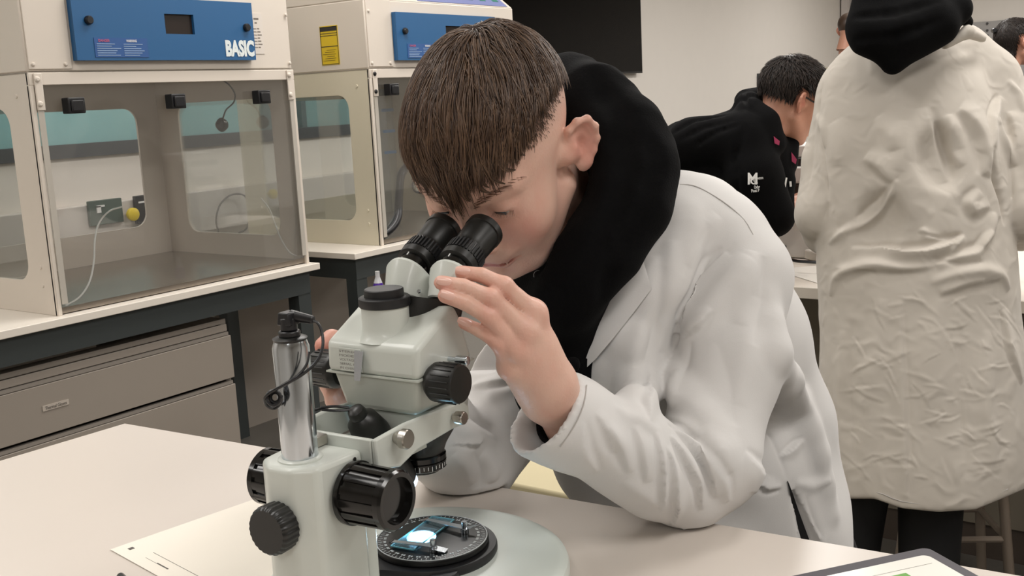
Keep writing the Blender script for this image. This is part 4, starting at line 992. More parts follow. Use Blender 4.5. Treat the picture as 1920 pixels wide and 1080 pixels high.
# ---------------------------------------------------------------- heads (frame: x forward, y left, z up, origin between the ears)
def rotm(ax, deg):
    a = math.radians(deg); ax = np.array(ax, float)/np.linalg.norm(ax); K = np.array([[0, -ax[2], ax[1]], [ax[2], 0, -ax[0]], [-ax[1], ax[0], 0]])
    return np.eye(3)+math.sin(a)*K+(1-math.cos(a))*K@K
def build_head(h, A, O, sc=1.0, lo=(-.125, -.105, -.15), hi=(.15, .105, .155), detail=True):
    s = SDF(lo, hi, h, A, O, sc)
    s.ell((-.008, 0, .046), (.096, .075, .083), .02)
    s.ell((.035, 0, .045), (.058, .060, .062), .03)
    s.ell((.045, 0, -.012), (.050, .056, .066), .03)
    s.ell((.048, 0, -.052), (.042, .043, .042), .025)
    s.ell((.080, 0, -.083), (.016, .018, .014), .02)
    for y in (-1, 1):
        s.ell((.060, y*.038, -.016), (.024, .021, .022), .035)
        s.cone((.006, y*.056, -.04), (.062, y*.026, -.082), .015, .014, .025)
        s.cone((.090, y*.010, .036), (.074, y*.046, .040), .0085, .0075, .012)
    s.cone((.094, 0, .026), (.116, 0, -.008), .006, .0075, .012)
    s.ell((.117, 0, -.012), .0100, .008)
    for y in (-1, 1):
        s.ell((.106, y*.0115, -.0165), (.010, .0075, .0075), .006)
        if detail: s.ell((.110, y*.0062, -.0245), (.006, .0032, .004), .003, 's')
        s.ell((.104, y*.032, .018), (.018, .016, .012), .014, 's')
        s.ell((.080, y*.032, .019), .0142, .006)
        if detail: s.ell((.096, y*.033, .0165), (.010, .012, .0018), .0025, 's')
    s.ell((.094, 0, -.036), (.014, .026, .014), .015)
    s.cone((.099, -.012, -.0445), (.099, .012, -.0445), .0052, .0052, .006); s.cone((.100, .010, -.0445), (.086, .024, -.0500), .0048, .003, .005); s.cone((.100, -.010, -.0445), (.086, -.024, -.0500), .0048, .003, .005)
    s.cone((.096, -.012, -.0545), (.096, .012, -.0545), .0060, .0060, .007); s.cone((.096, .012, -.0545), (.084, .023, -.0545), .0055, .003, .006); s.cone((.096, -.012, -.0545), (.084, -.023, -.0545), .0055, .003, .006)
    for y in (-1, 1): s.chain([(.1065, 0, -.0492), (.1025, y*.012, -.0500), (.086, y*.0265, -.0545)], [.0024, .0026, .0018], .0018, 's')
    s.ell((.102, 0, -.0665), (.010, .02, .006), .008, 's')
    for y in (-1, 1):                                                # ears
        Re = rotm((0, 0, 1), y*38)@rotm((0, 1, 0), 8)
        c = np.array((-.012, y*.0835, .002))
        e = lambda q: c+Re.T@np.array((q[0], y*q[1], q[2]*.92))
        s.cone((-.0, y*.070, .0), e((.006, -.002, 0)), .013, .012, .01)
        s.ell(c, (.0175, .0045, .026), .006, R=Re)
        out = [e(q) for q in ((.012, .000, .012), (.010, .003, .024), (0, .005, .030), (-.012, .005, .026), (-.018, .005, .012), (-.0165, .004, -.004), (-.010, .003, -.016), (-.002, .002, -.026))]
        s.chain(out, [.0034]*8, .004)
        s.ell(e((.003, .001, -.027)), (.0085, .0045, .0085), .006, R=Re)
        s.ell(e((.001, .009, .000)), (.0085, .008, .0125), .005, 's', R=Re); s.chain([e((.006, .007, .018)), e((-.006, .0085, .020)), e((-.011, .0085, .004))], [.0026, .003, .0026], .003, 's')
        s.cone(e((.010, .002, -.006)), e((.010, .004, .002)), .0045, .004, .004)
    return s
def head_tone(s, V, short=True, stub=1.0, zf=.092, zs=.072):
    L = s.loc(V); n = len(L); A = np.zeros((n, 4), np.float32); A[:, 3] = 1
    def blob(c, r, st): return st*np.exp(-(((L-np.array(c))/np.array(r))**2).sum(1))
    red = sum(blob((.075, y*.045, -.015), (.03, .02, .025), .5)+blob((-.012, y*.088, .0), (.03, .012, .034), .75)+blob((.09, y*.03, -.0), (.02, .02, .015), .25) for y in (-1, 1))
    red = red+blob((.118, 0, -.014), (.012, .016, .012), .6)+blob((.09, 0, -.07), (.02, .02, .02), .2)
    A[:, 0] = np.clip(red, 0, 1)
    lip = sum(blob((.099-.006*abs(y), y*.012, -.0455), (.010, .010, .0042), .8)+blob((.097-.006*abs(y), y*.011, -.0545), (.010, .010, .0048), .9) for y in (-1, 0, 1)); A[:, 2] = np.clip(lip*1.2, 0, .85)
    th = zs+(zf-zs)*np.clip((L[:, 0]+.0)/.08, 0, 1)
    sb = np.clip((L[:, 2]-(th-.040))/.05, 0, 1)**1.3*(L[:, 0] < .062)
    sb *= np.clip(1-((L[:, 0]+.012)**2/.022**2+L[:, 2]**2/.032**2 < 1)*1.0, 0, 1)
    brow = np.zeros(n)
    for y in (-1, 1):
        t = np.clip((L[:, 1]*y-.010)/.038, 0, 1); zc = .036+.010*np.sin(t*2.2); brow = np.maximum(brow, np.exp(-((L[:, 2]-zc)/.0042)**2)*((L[:, 1]*y > .009) & (L[:, 1]*y < .05) & (L[:, 0] > .06)))
    A[:, 1] = np.clip(np.maximum(sb*.75*stub, brow*.38), 0, 1); return A
def hair_strands(s, roots, flow, length, lift, w, seed, curl=.0, grav=0.0, seg=8, tip=.25):
    """tapered three-sided strands that run over the scalp; all in head coordinates"""
    rg = np.random.default_rng(seed); n = len(roots); p = roots.copy(); pts = []; rot = rg.normal(size=(n, 3))*curl
    L = length*(1+rg.normal(size=n)*.14); gz = s.A@np.array([0, 0, -1.])
    for k in range(seg):
        pts.append(p.copy()); g = s.grad(p); d = flow(p, k/seg)+rot+gz*grav*(k/seg); d -= g*(d*g).sum(1, keepdims=True)*np.clip(1.0-.25*k/seg, 0, 1)
        d /= np.linalg.norm(d, axis=1, keepdims=True)+1e-9; p = p+d*(L/seg)[:, None]
        v = s.samp(p); tgt = lift(k/seg)*(1+.25*rg.normal(size=n)*0); g = s.grad(p); dd = tgt-v; p = p+g*np.clip(dd, -.004, .03)[:, None]
    pts = np.stack(pts, 1)                                           # n, seg, 3
    T = np.gradient(pts, axis=1); T /= np.linalg.norm(T, axis=2, keepdims=True)+1e-9
    G = s.grad(pts.reshape(-1, 3)).reshape(pts.shape); B = np.cross(T, G); B /= np.linalg.norm(B, axis=2, keepdims=True)+1e-9; Nn = np.cross(B, T)
    ws = w*(1+.3*rg.random(n))[:, None]*np.interp(np.linspace(0, 1, seg), [0, .3, .75, 1], [.8, 1, .75, tip])[None, :]
    V = np.stack([pts+B*ws[..., None], pts-B*ws[..., None], pts+Nn*ws[..., None]*.8], 2).reshape(-1, 3)   # n,seg,3 verts
    base = (np.arange(n)*seg*3)[:, None, None]; k = (np.arange(seg-1)*3)[None, :, None]; q = np.array([[0, 1, 4, 3], [1, 2, 5, 4], [2, 0, 3, 5]])
    Fq = (base[..., None]+k[..., None]+q[None, None]).reshape(-1, 4)
    tone = np.repeat(np.clip(rg.normal(.4, .25, n), 0, 1), seg*3)
    A = np.stack([tone]*3+[np.ones_like(tone)], 1)
    return s.wor(V), Fq, A
def scalp_roots(s, V, N, mask, seed):
    rg = np.random.default_rng(seed); L = s.loc(V); ok = np.nonzero(mask(L))[0]; i = rg.choice(ok, N, replace=len(ok) < N); return L[i]+rg.normal(size=(N, 3))*s.h*.4
def eyeball(s, y, parent, look=(1, 0, -.25)):
    c = np.array((.0795, y*.032, .0185)); d = np.array(look, float); d /= np.linalg.norm(d)
    cw = s.wor(c); dw = d@s.A
    mb = MB(); r = .0128*s.sc
    mb.lathe(cw, dw, [(-r, .0001)]+[(r*math.sin(a), r*math.cos(a)) for a in np.linspace(-1.4, 1.13, 12)], 28)
    o = rel(mb.build('eyeball', m_sclera, None, smooth=True), parent)
    ir = MB().lathe(cw, dw, [(r*.88, .0058), (r*1.0, .0048), (r*1.03, .0001)], 20).build('iris', m_iris, None, smooth=True); ir.parent = o
    return o
# ================================================================ the student at the microscope
HR = np.array([[-0.26019528, 0.80587173, -0.53185447], [0.91263598, 0.02540864, -0.40798279], [-0.3152681, -0.59154473, -0.74207874]])
HS = .904
HA = np.array([v[0]*RT-v[1]*UP+v[2]*FW for v in HR])            # rows: forward, left, up in room axes
HO = P(941, 290, .989)
foot = (1.45, .62, 0)
stu = person('person', foot)
tag(stu, 'brown-haired person in a white lab coat bending over the microscope, left hand on it', 'person')
hs = build_head(.0019, HA, HO, HS, hi=(.15, .105, .155), lo=(-.13, -.11, -.19))
# neck towards the shoulders
nk0 = (-.030, 0, -.03)
hs.cone(nk0, (-.058, -.0, -.18), .050, .056, .03)
hs.cone((-.03, .045, -.03), (-.01, .03, -.16), .012, .010, .02)
V, Fq = hs.mesh(); V = relax(V, Fq, 1, .4)
headA = head_tone(hs, V)
parts = [(V, Fq, headA)]
headV = V
# hands
def tone_at(V, pts, r, st, base=.12):
    A = np.zeros((len(V), 4), np.float32); A[:, 3] = 1; A[:, 0] = base
    for q in pts: A[:, 0] += st*np.exp(-((V-np.asarray(q))**2).sum(1)/r**2)
    A[:, 0] = np.clip(A[:, 0], 0, 1); return A
CA = np.array([RT, UP, -FW])                                    # camera-aligned grid axes
def hand_grid(px, py, d, ext, h): return SDF((-ext[0], -ext[1], -ext[2]), ext, h, CA, P(px, py, d))
hl = hand_grid(950, 650, .885, (.085, .105, .085), .0016)
wr = P(1046, 742, .912)
FING = {  # tip, dip, pip, mcp (photo pixel, distance), radii
 'index': [(866, 511, .8445), (903, 516, .845), (946, 536, .846), (1000, 588, .860)],
 'middle': [(827, 530, .829), (868, 537, .835), (922, 559, .839), (984, 622, .853)],
 'ring': [(834, 555, .8265), (872, 568, .832), (918, 594, .839), (968, 655, .854)],
 'little': [(870, 606, .846), (900, 620, .845), (934, 642, .847), (957, 688, .862)]}
RAD = {'index': (.0057, .0062, .0068, .0092), 'middle': (.0058, .0063, .0068, .0092), 'ring': (.0056, .0061, .0066, .0090), 'little': (.0050, .0055, .0061, .0084)}
kn = []
for nme, ch in FING.items():
    pw = [P(*q) for q in ch]; r_ = RAD[nme]
    hl.chain(pw, r_, .0012, w=True)
    hl.ell(pw[2], r_[2]*1.06, .004, w=True); hl.ell(pw[3], r_[3]*1.08, .006, w=True)
    kn += [pw[0], pw[2], pw[3]]
pal = [P(985, 640, .885), P(1010, 690, .893)]
for nme, ch in FING.items():
    m_ = P(*ch[3]); hl.cone(m_, P(1022+(10 if nme == 'index' else 0), 715+(5 if nme == 'little' else 0), .885), RAD[nme][3], .0165, .009, w=True)
hl.cone(P(1000, 660, .876), P(1030, 722, .890), .018, .020, .014, w=True)
hl.cone(P(978, 700, .880), P(1018, 752, .898), .0125, .018, .014, w=True)
hl.cone(P(1030, 725, .895), P(1075, 800, .925), .0205, .024, .012, w=True)
# thumb: leaves the side of the palm, under the binocular housing
hl.chain([P(1012, 690, .895), P(975, 640, .905), P(935, 600, .905), P(905, 580, .90)], [.014, .0110, .0088, .0075], .006, w=True)
V, Fq = hl.mesh(); V = relax(V, Fq, 1, .4)
parts.append((V, Fq, tone_at(V, kn, .010, .38, .06)))
handL = hl
# right hand behind the microscope body, fingers round the far zoom knob
hr = hand_grid(628, 710, .93, (.06, .09, .075), .0019)
RF = [[(606, 648, .900), (622, 636, .905), (650, 640, .925), (680, 668, .945)], [(606, 668, .903), (620, 655, .908), (650, 660, .93), (682, 688, .95)],
      [(612, 705, .905), (618, 722, .91), (645, 726, .93), (684, 712, .952)], [(622, 735, .905), (628, 750, .912), (652, 752, .93), (686, 736, .955)]]
for i, ch in enumerate(RF): hr.chain([P(*q) for q in ch], (.0074, .0080, .0086, .0102), .003, w=True)
hr.cone(P(680, 690, .955), P(720, 735, .985), .020, .024, .012, w=True)
hr.cone(P(665, 765, .945), P(700, 745, .97), .011, .018, .01, w=True); hr.cone(P(640, 770, .925), P(668, 768, .945), .0095, .011, .006, w=True)
V, Fq = hr.mesh(); parts.append((V, Fq, tone_at(V, [P(606, 648, .9), P(606, 668, .9)], .012, .5, .25)))
# core of the body (covered by clothes): one grid
shc = P(1215, 430, 1.17); hip = P(1420, 960, 1.34); shL = P(1345, 455, 1.10); shR = P(1130, 500, 1.31)
elL = P(1292, 925, .998); elR = P(880, 868, 1.135); wrR = P(720, 735, .985)
core = SDF((.5, -.1, 0.02), (1.75, 1.25, 1.5), .011)
ankL = np.array((1.34, .50, .08)); ankR = np.array((1.30, .78, .08)); hipL = hip+np.array((.0, -.035, -.06)); hipR = hip+np.array((0, .12, -.06))
core.cone(shc, hip, .045, .07, .03, w=True); core.cone(shL, shR, .022, .022, .02, w=True)
core.cone(hs.wor((-.05, 0, -.12)), shc, .045, .045, .03, w=True)
core.chain([shL, elL, P(1080, 800, .93)], [.018, .016, .020], .01, w=True)
core.chain([shR, elR, wrR], [.018, .016, .020], .01, w=True)
for hp, an in ((hipL, ankL), (hipR, ankR)):
    kne = (hp+an)/2+np.array((-.03, 0, 0)); core.chain([hp, kne, an], [.075, .05, .035], .02, w=True)
core.off_table(); V, Fq = core.mesh(); parts.append((V, Fq, tone_at(V, [], 1, 0)))
V, Fq, A_ = join_meshes(parts)
body = rel(link_mesh('body', V, Fq, m_skin, None, A_), stu)
# nails of the visible fingers
m_nail = mat('nail', 'dfb4a6', .28)
for nme, ch in FING.items():
    tp = P(*ch[0]); dp = P(*ch[1]); d_ = tp-dp; d_ /= np.linalg.norm(d_); nrm = -FW-d_*(-FW@d_); 
    nrm = nrm+UP*.35; nrm -= d_*(nrm@d_); nrm /= np.linalg.norm(nrm); sd = np.cross(d_, nrm); r_ = RAD[nme][0]
    c = tp-d_*.0005; rs = []
    for t_, wv in ((-.006, .65), (-.0045, .8), (0, .85), (.004, .8), (.0058, .55)):
        rs.append([c+d_*t_+sd*(r_*wv*math.sin(a))+nrm*(r_*(.985 if abs(t_) < .0055 else .93)*math.cos(a)*1.0+.0007) for a in np.linspace(-.85, .85, 7)]+[c+d_*t_+sd*(r_*wv*.9*math.sin(a))+nrm*(r_*.86*math.cos(a)) for a in np.linspace(.85, -.85, 7)])
    n_ = rel(MB().rings(rs).build('fingernail', m_nail, None, smooth=True), stu)
eyeball(hs, 1, stu, (1, -.1, -.35)); eyeball(hs, -1, stu, (1, .1, -.35))
# eyelashes / brow hairs on both sides
def bh(y):
    rg = np.random.default_rng(5); mb = MB()
    for i in range(46):
        t = i/45; b0 = np.array((.099-.030*t*t, y*(.011+.036*t), .036+.010*math.sin(t*2.2)+rg.normal()*.0018)); g = hs.grad(b0)[0]; b0 = b0-g*hs.samp(b0)[0]
        d = np.array((-.3, y*.85, .25-.5*t)); e_ = b0+d*.008+g*.0014; mb.cyl(hs.wor(b0), hs.wor(e_), .00032, .0001, n=4)
    o = mb.build('eyebrow', m_hairb, None); o['kind'] = 'stuff'; rel(o, stu)
m_hairb = mat('brow_hair', '6a4c3a', .6)
bh(1); bh(-1)
mb = MB()
for y in (-1, 1):
    for i in range(18):
        t = i/17-.5; b0 = np.array((.0915-.010*abs(t), y*(.033+.020*t), .0185-.004*abs(t))); e_ = b0+np.array((.007, y*.004*t, -.003)); mb.cyl(hs.wor(b0), hs.wor(e_), .0003, .0001, n=4)
o = mb.build('eyelashes', m_hairb, None); o['kind'] = 'stuff'; rel(o, stu)

# hair: crown at the back of the top, long on top brushed forward over the forehead, clipped sides
crown = np.array((-.055, -.005, .115))
def hl_top(L):
    th = .084+.004*np.clip(L[:, 0]/.08, 0, 1)-.020*np.clip(-L[:, 0]/.08, 0, 1)
    return (L[:, 2] > th) & (L[:, 0] < .090)
def zb_(L):                                  # lower edge of the long hair
    fr = np.clip((L[:, 0]-.035)/.045, 0, 1)*np.clip(1.25-np.abs(L[:, 1])/.06, 0, 1)
    return .078-np.where(L[:, 1] > .004, .012, .026)*fr-.012*np.clip(-L[:, 0]/.08, 0, 1)
def flow_top(p, t):
    d = p-crown; d[:, 2] *= .2; d /= np.linalg.norm(d, axis=1, keepdims=True)+1e-6
    f = d*.75+np.array((.75, 0.08, -.40))
    f[:, 1] += np.where(p[:, 1] > 0, .18, -.18)*np.clip(np.abs(p[:, 1])/.05, 0, 1); return f
V0, F0 = hs.mesh()
roots = scalp_roots(hs, headV, 15000, hl_top, 3)
lsl = np.minimum(.050+.012*np.clip(roots[:, 0]/.08, -.4, 1), .010+1.15*np.maximum(0, roots[:, 2]-zb_(roots+np.array((.02, 0, 0))))+.35*np.maximum(0, .08-roots[:, 0])*np.clip((.07-np.abs(roots[:, 1]))/.03, 0, 1))
cl_ = rng.integers(0, 420, 15000); seeds = roots[rng.choice(len(roots), 420)]
dist = ((roots[:, None, :]-seeds[None, :, :])**2).sum(2); ci = dist.argmin(1); off_ = np.random.default_rng(9).normal(size=(420, 3))*.24
def flow_cl(p, t): return flow_top(p, t)+off_[ci]+(seeds[ci]-roots)*18*t
lv = np.random.default_rng(11).uniform(.0012, .0075, len(roots))
hv = hair_strands(hs, roots, flow_cl, lsl*(1+np.random.default_rng(4).normal(size=420)[ci]*.10), lambda t: lv*(.35+.65*min(1, t*3)), .00060, 21, curl=.05, grav=.35, seg=10)
r2 = scalp_roots(hs, headV, 9000, lambda L: (L[:, 2] > .045+.02*np.clip(L[:, 0]/.06, 0, 1)) & (L[:, 2] < .090) & (L[:, 0] < .055) , 5)
keep = np.random.default_rng(6).random(len(r2)) < np.clip((r2[:, 2]-.048)/.035, .04, 1)**1.5; r2 = r2[keep]
hv2 = hair_strands(hs, r2, lambda p, t: np.tile(np.array((.35, 0, -.9)), (len(p), 1)), .010*np.clip((r2[:, 2]-.04)/.045, .2, 1.3), lambda t: .0012+.001*t, .00034, 22, curl=.15, seg=4)
Vh, Fh, Ah = join_meshes([hv, hv2])
LOCKS = []
def lock(pp, n, wd, seed, lift0=.004):
    rg = np.random.default_rng(seed); base = []
    for i, (x, y) in enumerate(pp):
        h_ = hs.hit(x, y, .8, 1.2)
        d_ = (h_ if h_ else base[-1][1])-lift0*HS-.001*i; base.append(((x, y), d_))
    P0 = np.array([P(x, y, d_) for (x, y), d_ in base]); t0 = np.linspace(0, 1, len(P0)); tt = np.linspace(0, 1, 12)
    C0 = np.stack([np.interp(tt, t0, P0[:, k]) for k in range(3)], 1)
    C0[1:-1] = (C0[:-2]+C0[1:-1]*2+C0[2:])/4; C0[1:-1] = (C0[:-2]+C0[1:-1]*2+C0[2:])/4
    T = np.gradient(C0, axis=0); T /= np.linalg.norm(T, axis=1, keepdims=True); B = np.cross(T, -FW); B /= np.linalg.norm(B, axis=1, keepdims=True); Nn = np.cross(B, T)
    vs = []; 
    taper = np.interp(tt, [0, .5, 1], [1, .8, .12])[:, None]
    for j in range(n):
        a_, b_ = rg.uniform(-1, 1, 2); L_ = rg.uniform(.82, 1.0); k_ = C0+(B*a_*wd+Nn*b_*wd*.45)*taper
        k_ = np.stack([np.interp(tt*L_, tt, k_[:, m]) for m in range(3)], 1)
        w2 = (.00055*np.interp(tt, [0, .7, 1], [1, .8, .2]))[:, None]; vs.append(np.stack([k_+B*w2, k_-B*w2, k_+Nn*w2], 1).reshape(-1, 3))
    V = np.concatenate(vs); base_ = (np.arange(n)*36)[:, None, None, None]; kk = (np.arange(11)*3)[None, :, None, None]; q = np.array([[0, 1, 4, 3], [1, 2, 5, 4], [2, 0, 3, 5]])
    tn = np.repeat(np.clip(rg.normal(.35, .25, n), 0, 1), 36); return V, (base_+kk+q[None, None]).reshape(-1, 4), np.stack([tn]*3+[np.ones_like(tn)], 1)
for i, (pp, n_, wd) in enumerate([
    ([(905, 200), (925, 255), (935, 300), (948, 322), (968, 318)], 60, .0045), ([(895, 210), (905, 270), (912, 315), (925, 340), (948, 345)], 60, .004),
    ([(880, 220), (888, 290), (893, 335), (902, 358), (922, 362)], 60, .004), ([(860, 230), (868, 300), (868, 350), (872, 372), (884, 378)], 70, .005),
    ([(930, 180), (950, 225), (958, 262), (968, 285), (985, 292)], 50, .004), ([(835, 240), (840, 310), (842, 360), (850, 385)], 80, .006),
    ([(810, 240), (812, 310), (818, 350), (828, 374)], 80, .006), ([(790, 230), (786, 290), (792, 335), (803, 362)], 70, .006), ([(950, 150), (975, 190), (990, 225), (1000, 245)], 50, .005),
    ([(920, 190), (940, 250), (948, 285), (958, 303), (975, 300)], 40, .003), ([(880, 240), (896, 300), (904, 345), (918, 352)], 40, .003)]):
    LOCKS.append(lock(pp, n_, wd, 100+i))
Vh, Fh, Ah = join_meshes([(Vh, Fh, Ah)]+LOCKS)
hair = rel(link_mesh('hair', Vh, Fh, m_hair, None, Ah), stu); hair['kind'] = 'stuff'
m_hairbase = mat('hair_base', '2a1c15', .9, spec=.05)
# dark underlayer of hair so no scalp shows between the locks
un = SDF((-.125, -.1, .02), (.13, .1, .16), .0026, HA, HO, HS)
I = np.stack(np.meshgrid(un.ax[0], un.ax[1], un.ax[2], indexing='ij'), -1).reshape(-1, 3)
v_ = hs.samp(I)-.0022; th = .086+.006*np.clip(I[:, 0]/.08, 0, 1)-.018*np.clip(-I[:, 0]/.08, 0, 1)
v_ = np.maximum(v_, (th-I[:, 2])*.9); v_ = np.maximum(v_, I[:, 0]-.084); v_ = np.maximum(v_, -(hs.samp(I)+.004))
v_ = np.where(False, v_, v_); un.f = v_.reshape(tuple(un.n)).astype(np.float32); Vu, Fu = un.mesh(); Au = np.zeros((len(Vu), 4)); Au[:, 0] = .12; Au[:, 3] = 1
rel(link_mesh('hair_base', Vu, Fu, m_hairbase, None, Au), stu)

# hoodie: heavy hood collapsed round the neck, front panel inside the coat
hd_ = SDF((-.25, -.30, -.30), (.25, .24, .22), .0036, CA, P(1120, 400, 1.05))
hd_.chain([P(1055, 178, 1.085), P(1108, 195, 1.06), P(1168, 255, 1.03), P(1194, 315, 1.01), P(1178, 385, .995), P(1130, 460, .99), P(1085, 520, 1.0), P(1060, 560, 1.01)], [.034, .038, .038, .036, .036, .034, .031, .030], .02, w=True)
hd_.chain([P(1075, 175, 1.10), P(1150, 260, 1.10), P(1180, 380, 1.08), P(1120, 480, 1.06)], [.03, .04, .04, .04], .03, w=True)
hd_.chain([P(1060, 178, 1.10), P(990, 230, 1.16), P(960, 330, 1.17), P(985, 450, 1.12)], [.034, .03, .03, .03], .02, w=True)
hd_.cone(P(1065, 560, 1.04), P(1062, 680, 1.07), .034, .034, .03, w=True)
hd_.cone(P(1035, 560, 1.07), P(1040, 720, 1.10), .045, .045, .03, w=True)
hd_.cone(P(1150, 430, 1.08), P(1090, 640, 1.12), .04, .045, .03, w=True)
hd_.ell(P(1076, 683, .985), .0075, .006, w=True)
# keep clear of the neck and head
I3 = hd_.f.shape
gx = np.stack(np.meshgrid(hd_.ax[0], hd_.ax[1], hd_.ax[2], indexing='ij'), -1).reshape(-1, 3)
hv_ = hs.samp(hs.loc(hd_.wor(gx))).reshape(I3); inb = np.all((hs.loc(hd_.wor(gx)) > hs.lo+.004) & (hs.loc(hd_.wor(gx)) < hs.lo+hs.h*(hs.n-3)), axis=1).reshape(I3)
hd_.f = np.where(inb, np.maximum(hd_.f, -(hv_-.004)), hd_.f).astype(np.float32)
for pp, r_, am, upf in (([(1108, 130), (1160, 205), (1180, 300), (1150, 410), (1100, 500)], .016, .006, False), ([(1215, 235), (1238, 300), (1215, 380), (1150, 480)], .012, .004, False), ([(1130, 560), (1150, 480), (1200, 430)], .01, .004, False)):
    hd_.fold(pp, r_, am, upf, .8, 1.3)
hd_.noise(.0025, 14, 4, octs=2)
V, Fq = hd_.mesh(); V = relax(V, Fq, 2, .5); hoodie = rel(link_mesh('hoodie', V, Fq, m_hood, None), stu)
for (px, py, tx, W_, H_, rr) in ((998, 523, 'C', .0085, .0095, 12), (1017, 600, 'O', .006, .006, 20)):
    dd = hd_.hit(px, py, .85, 1.3)
    if dd:
        q = P(px, py, dd-.003); up_ = UP*.93+RT*.2; o = fit_text('printed_letter', tx, mat('print_grey', 'c8c8c8', .6), None, q, RT*.93-UP*.2, up_, W_, H_, offset=-.03); rel(o, hoodie)

# lab coat
ct = SDF((-.42, -.42, -.28), (.27, .27, .40), .0037, CA, P(1270, 650, 1.10))
ctl = [(1330, 420, 1.135), (1360, 480, 1.095)]
slv = ct.like(); fa = ct.like(); rs_ = ct.like()
slv.chain([P(1385, 520, 1.09), P(1362, 690, 1.055), P(1325, 870, 1.005), P(1292, 930, .994)], [.050, .051, .046, .032], .02, w=True)      # left upper sleeve
slv.cone(P(1295, 390, 1.11), P(1385, 520, 1.09), .030, .047, .03, w=True)                                        # shoulder
slv.cone(P(1235, 400, 1.12), P(1350, 462, 1.11), .033, .044, .03, w=True)
fa.chain([P(1285, 915, .995), P(1230, 885, .975), P(1180, 850, .958), P(1060, 790, .922), P(1012, 770, .909)], [.036, .040, .040, .0385, .0415], .018, w=True)      # left forearm
ct.chain([P(1290, 450, 1.19), P(1370, 640, 1.24), P(1420, 800, 1.28), P(1445, 950, 1.30), P(1455, 1040, 1.32)], [.075, .082, .082, .084, .086], .04, w=True)   # back/trunk
ct.chain([P(1190, 520, 1.17), P(1230, 700, 1.20), P(1330, 850, 1.23), P(1420, 1000, 1.26)], [.075, .085, .085, .09], .04, w=True)
ct.chain([P(1262, 425, 1.085), P(1210, 540, 1.085), P(1165, 660, 1.09), P(1150, 760, 1.11)], [.042, .050, .052, .05], .03, w=True)
ct.cone(P(1240, 400, 1.12), P(1340, 440, 1.13), .035, .044, .03, w=True)
ct.chain([P(1080, 700, 1.21), P(1120, 820, 1.24)], [.06, .06], .04, w=True)
ct.chain([P(1120, 880, 1.20), P(1200, 970, 1.20), P(1300, 1010, 1.20)], [.045, .055, .06], .03, w=True); ct.cone(P(1430, 880, 1.22), P(1480, 1060, 1.25), .05, .06, .04, w=True)
rs_.chain([P(1140, 560, 1.28), P(985, 720, 1.20), P(880, 860, 1.135)], [.055, .058, .052], .02, w=True)          # right upper sleeve
fr_ = ct.like(); fr_.chain([P(880, 862, 1.135), P(800, 800, 1.06), P(735, 745, 1.0)], [.050, .044, .036], .02, w=True)
rs_.merge(fr_, .008)
slv.merge(fa, .010)
fade = ct.like()                                             # the sleeve grows out of the shoulder softly, lower down it lies on the trunk with a sharp crease
gw = ct.wor(np.stack(np.meshgrid(ct.ax[0], ct.ax[1], ct.ax[2], indexing='ij'), -1).reshape(-1, 3)).reshape(ct.f.shape+(3,))
v_ = gw-CAM; d_ = v_@FW; X_ = 960+F*(v_@RT)/d_; Y_ = 540-F*(v_@UP)/d_
kk_ = (.004+.030*np.clip((520-Y_)/110, 0, 1)).astype(np.float32)
hh = np.maximum(kk_-np.abs(ct.f-slv.f), 0)/kk_; ct.f = (np.minimum(ct.f, slv.f)-hh*hh*kk_*.25).astype(np.float32); ct.merge(rs_, .006)
Rg = lambda pp, r_, a: ct.fold(pp, r_, a, True, .8, 1.6)
Rg([(1300, 640), (1330, 600), (1370, 540), (1400, 490)], .020, .005)
Rg([(1262, 690), (1290, 745), (1340, 830), (1355, 900)], .018, .005)
Rg([(1430, 560), (1445, 660), (1480, 760), (1520, 850), (1550, 960)], .022, .006)
Rg([(1130, 600), (1180, 640), (1200, 720), (1190, 780)], .022, .005)
Rg([(1290, 400), (1270, 480), (1255, 560)], .020, .004)
ct.noise(.0011, 7, 12, octs=2, power=1.5, band=.02)
# open front: cut along the edge of the coat, table and cuff
xe = np.interp(Y_, [300, 345, 420, 473, 538, 591, 673, 700], [1275, 1262, 1226, 1194, 1130, 1104, 1088, 1086])
pl = (xe-X_)*d_/F*.8
ct.f = np.where((Y_ < 694) & (d_ < 1.205), np.maximum(ct.f, pl), ct.f).astype(np.float32)
# hollow cuff
cw = P(1015, 772, .910); cdir = cw-P(1060, 790, .922); cdir /= np.linalg.norm(cdir)
ct.half(P(1020, 768, .911), cdir+UP*.30-RT*.0, .001, lim=(ct.loc(P(1010, 770, .91))-.085, ct.loc(P(1010, 770, .91))+.085))
ct.cone(P(1004, 766, .907), P(1100, 808, .934), .0362, .0325, .003, 's', w=True)
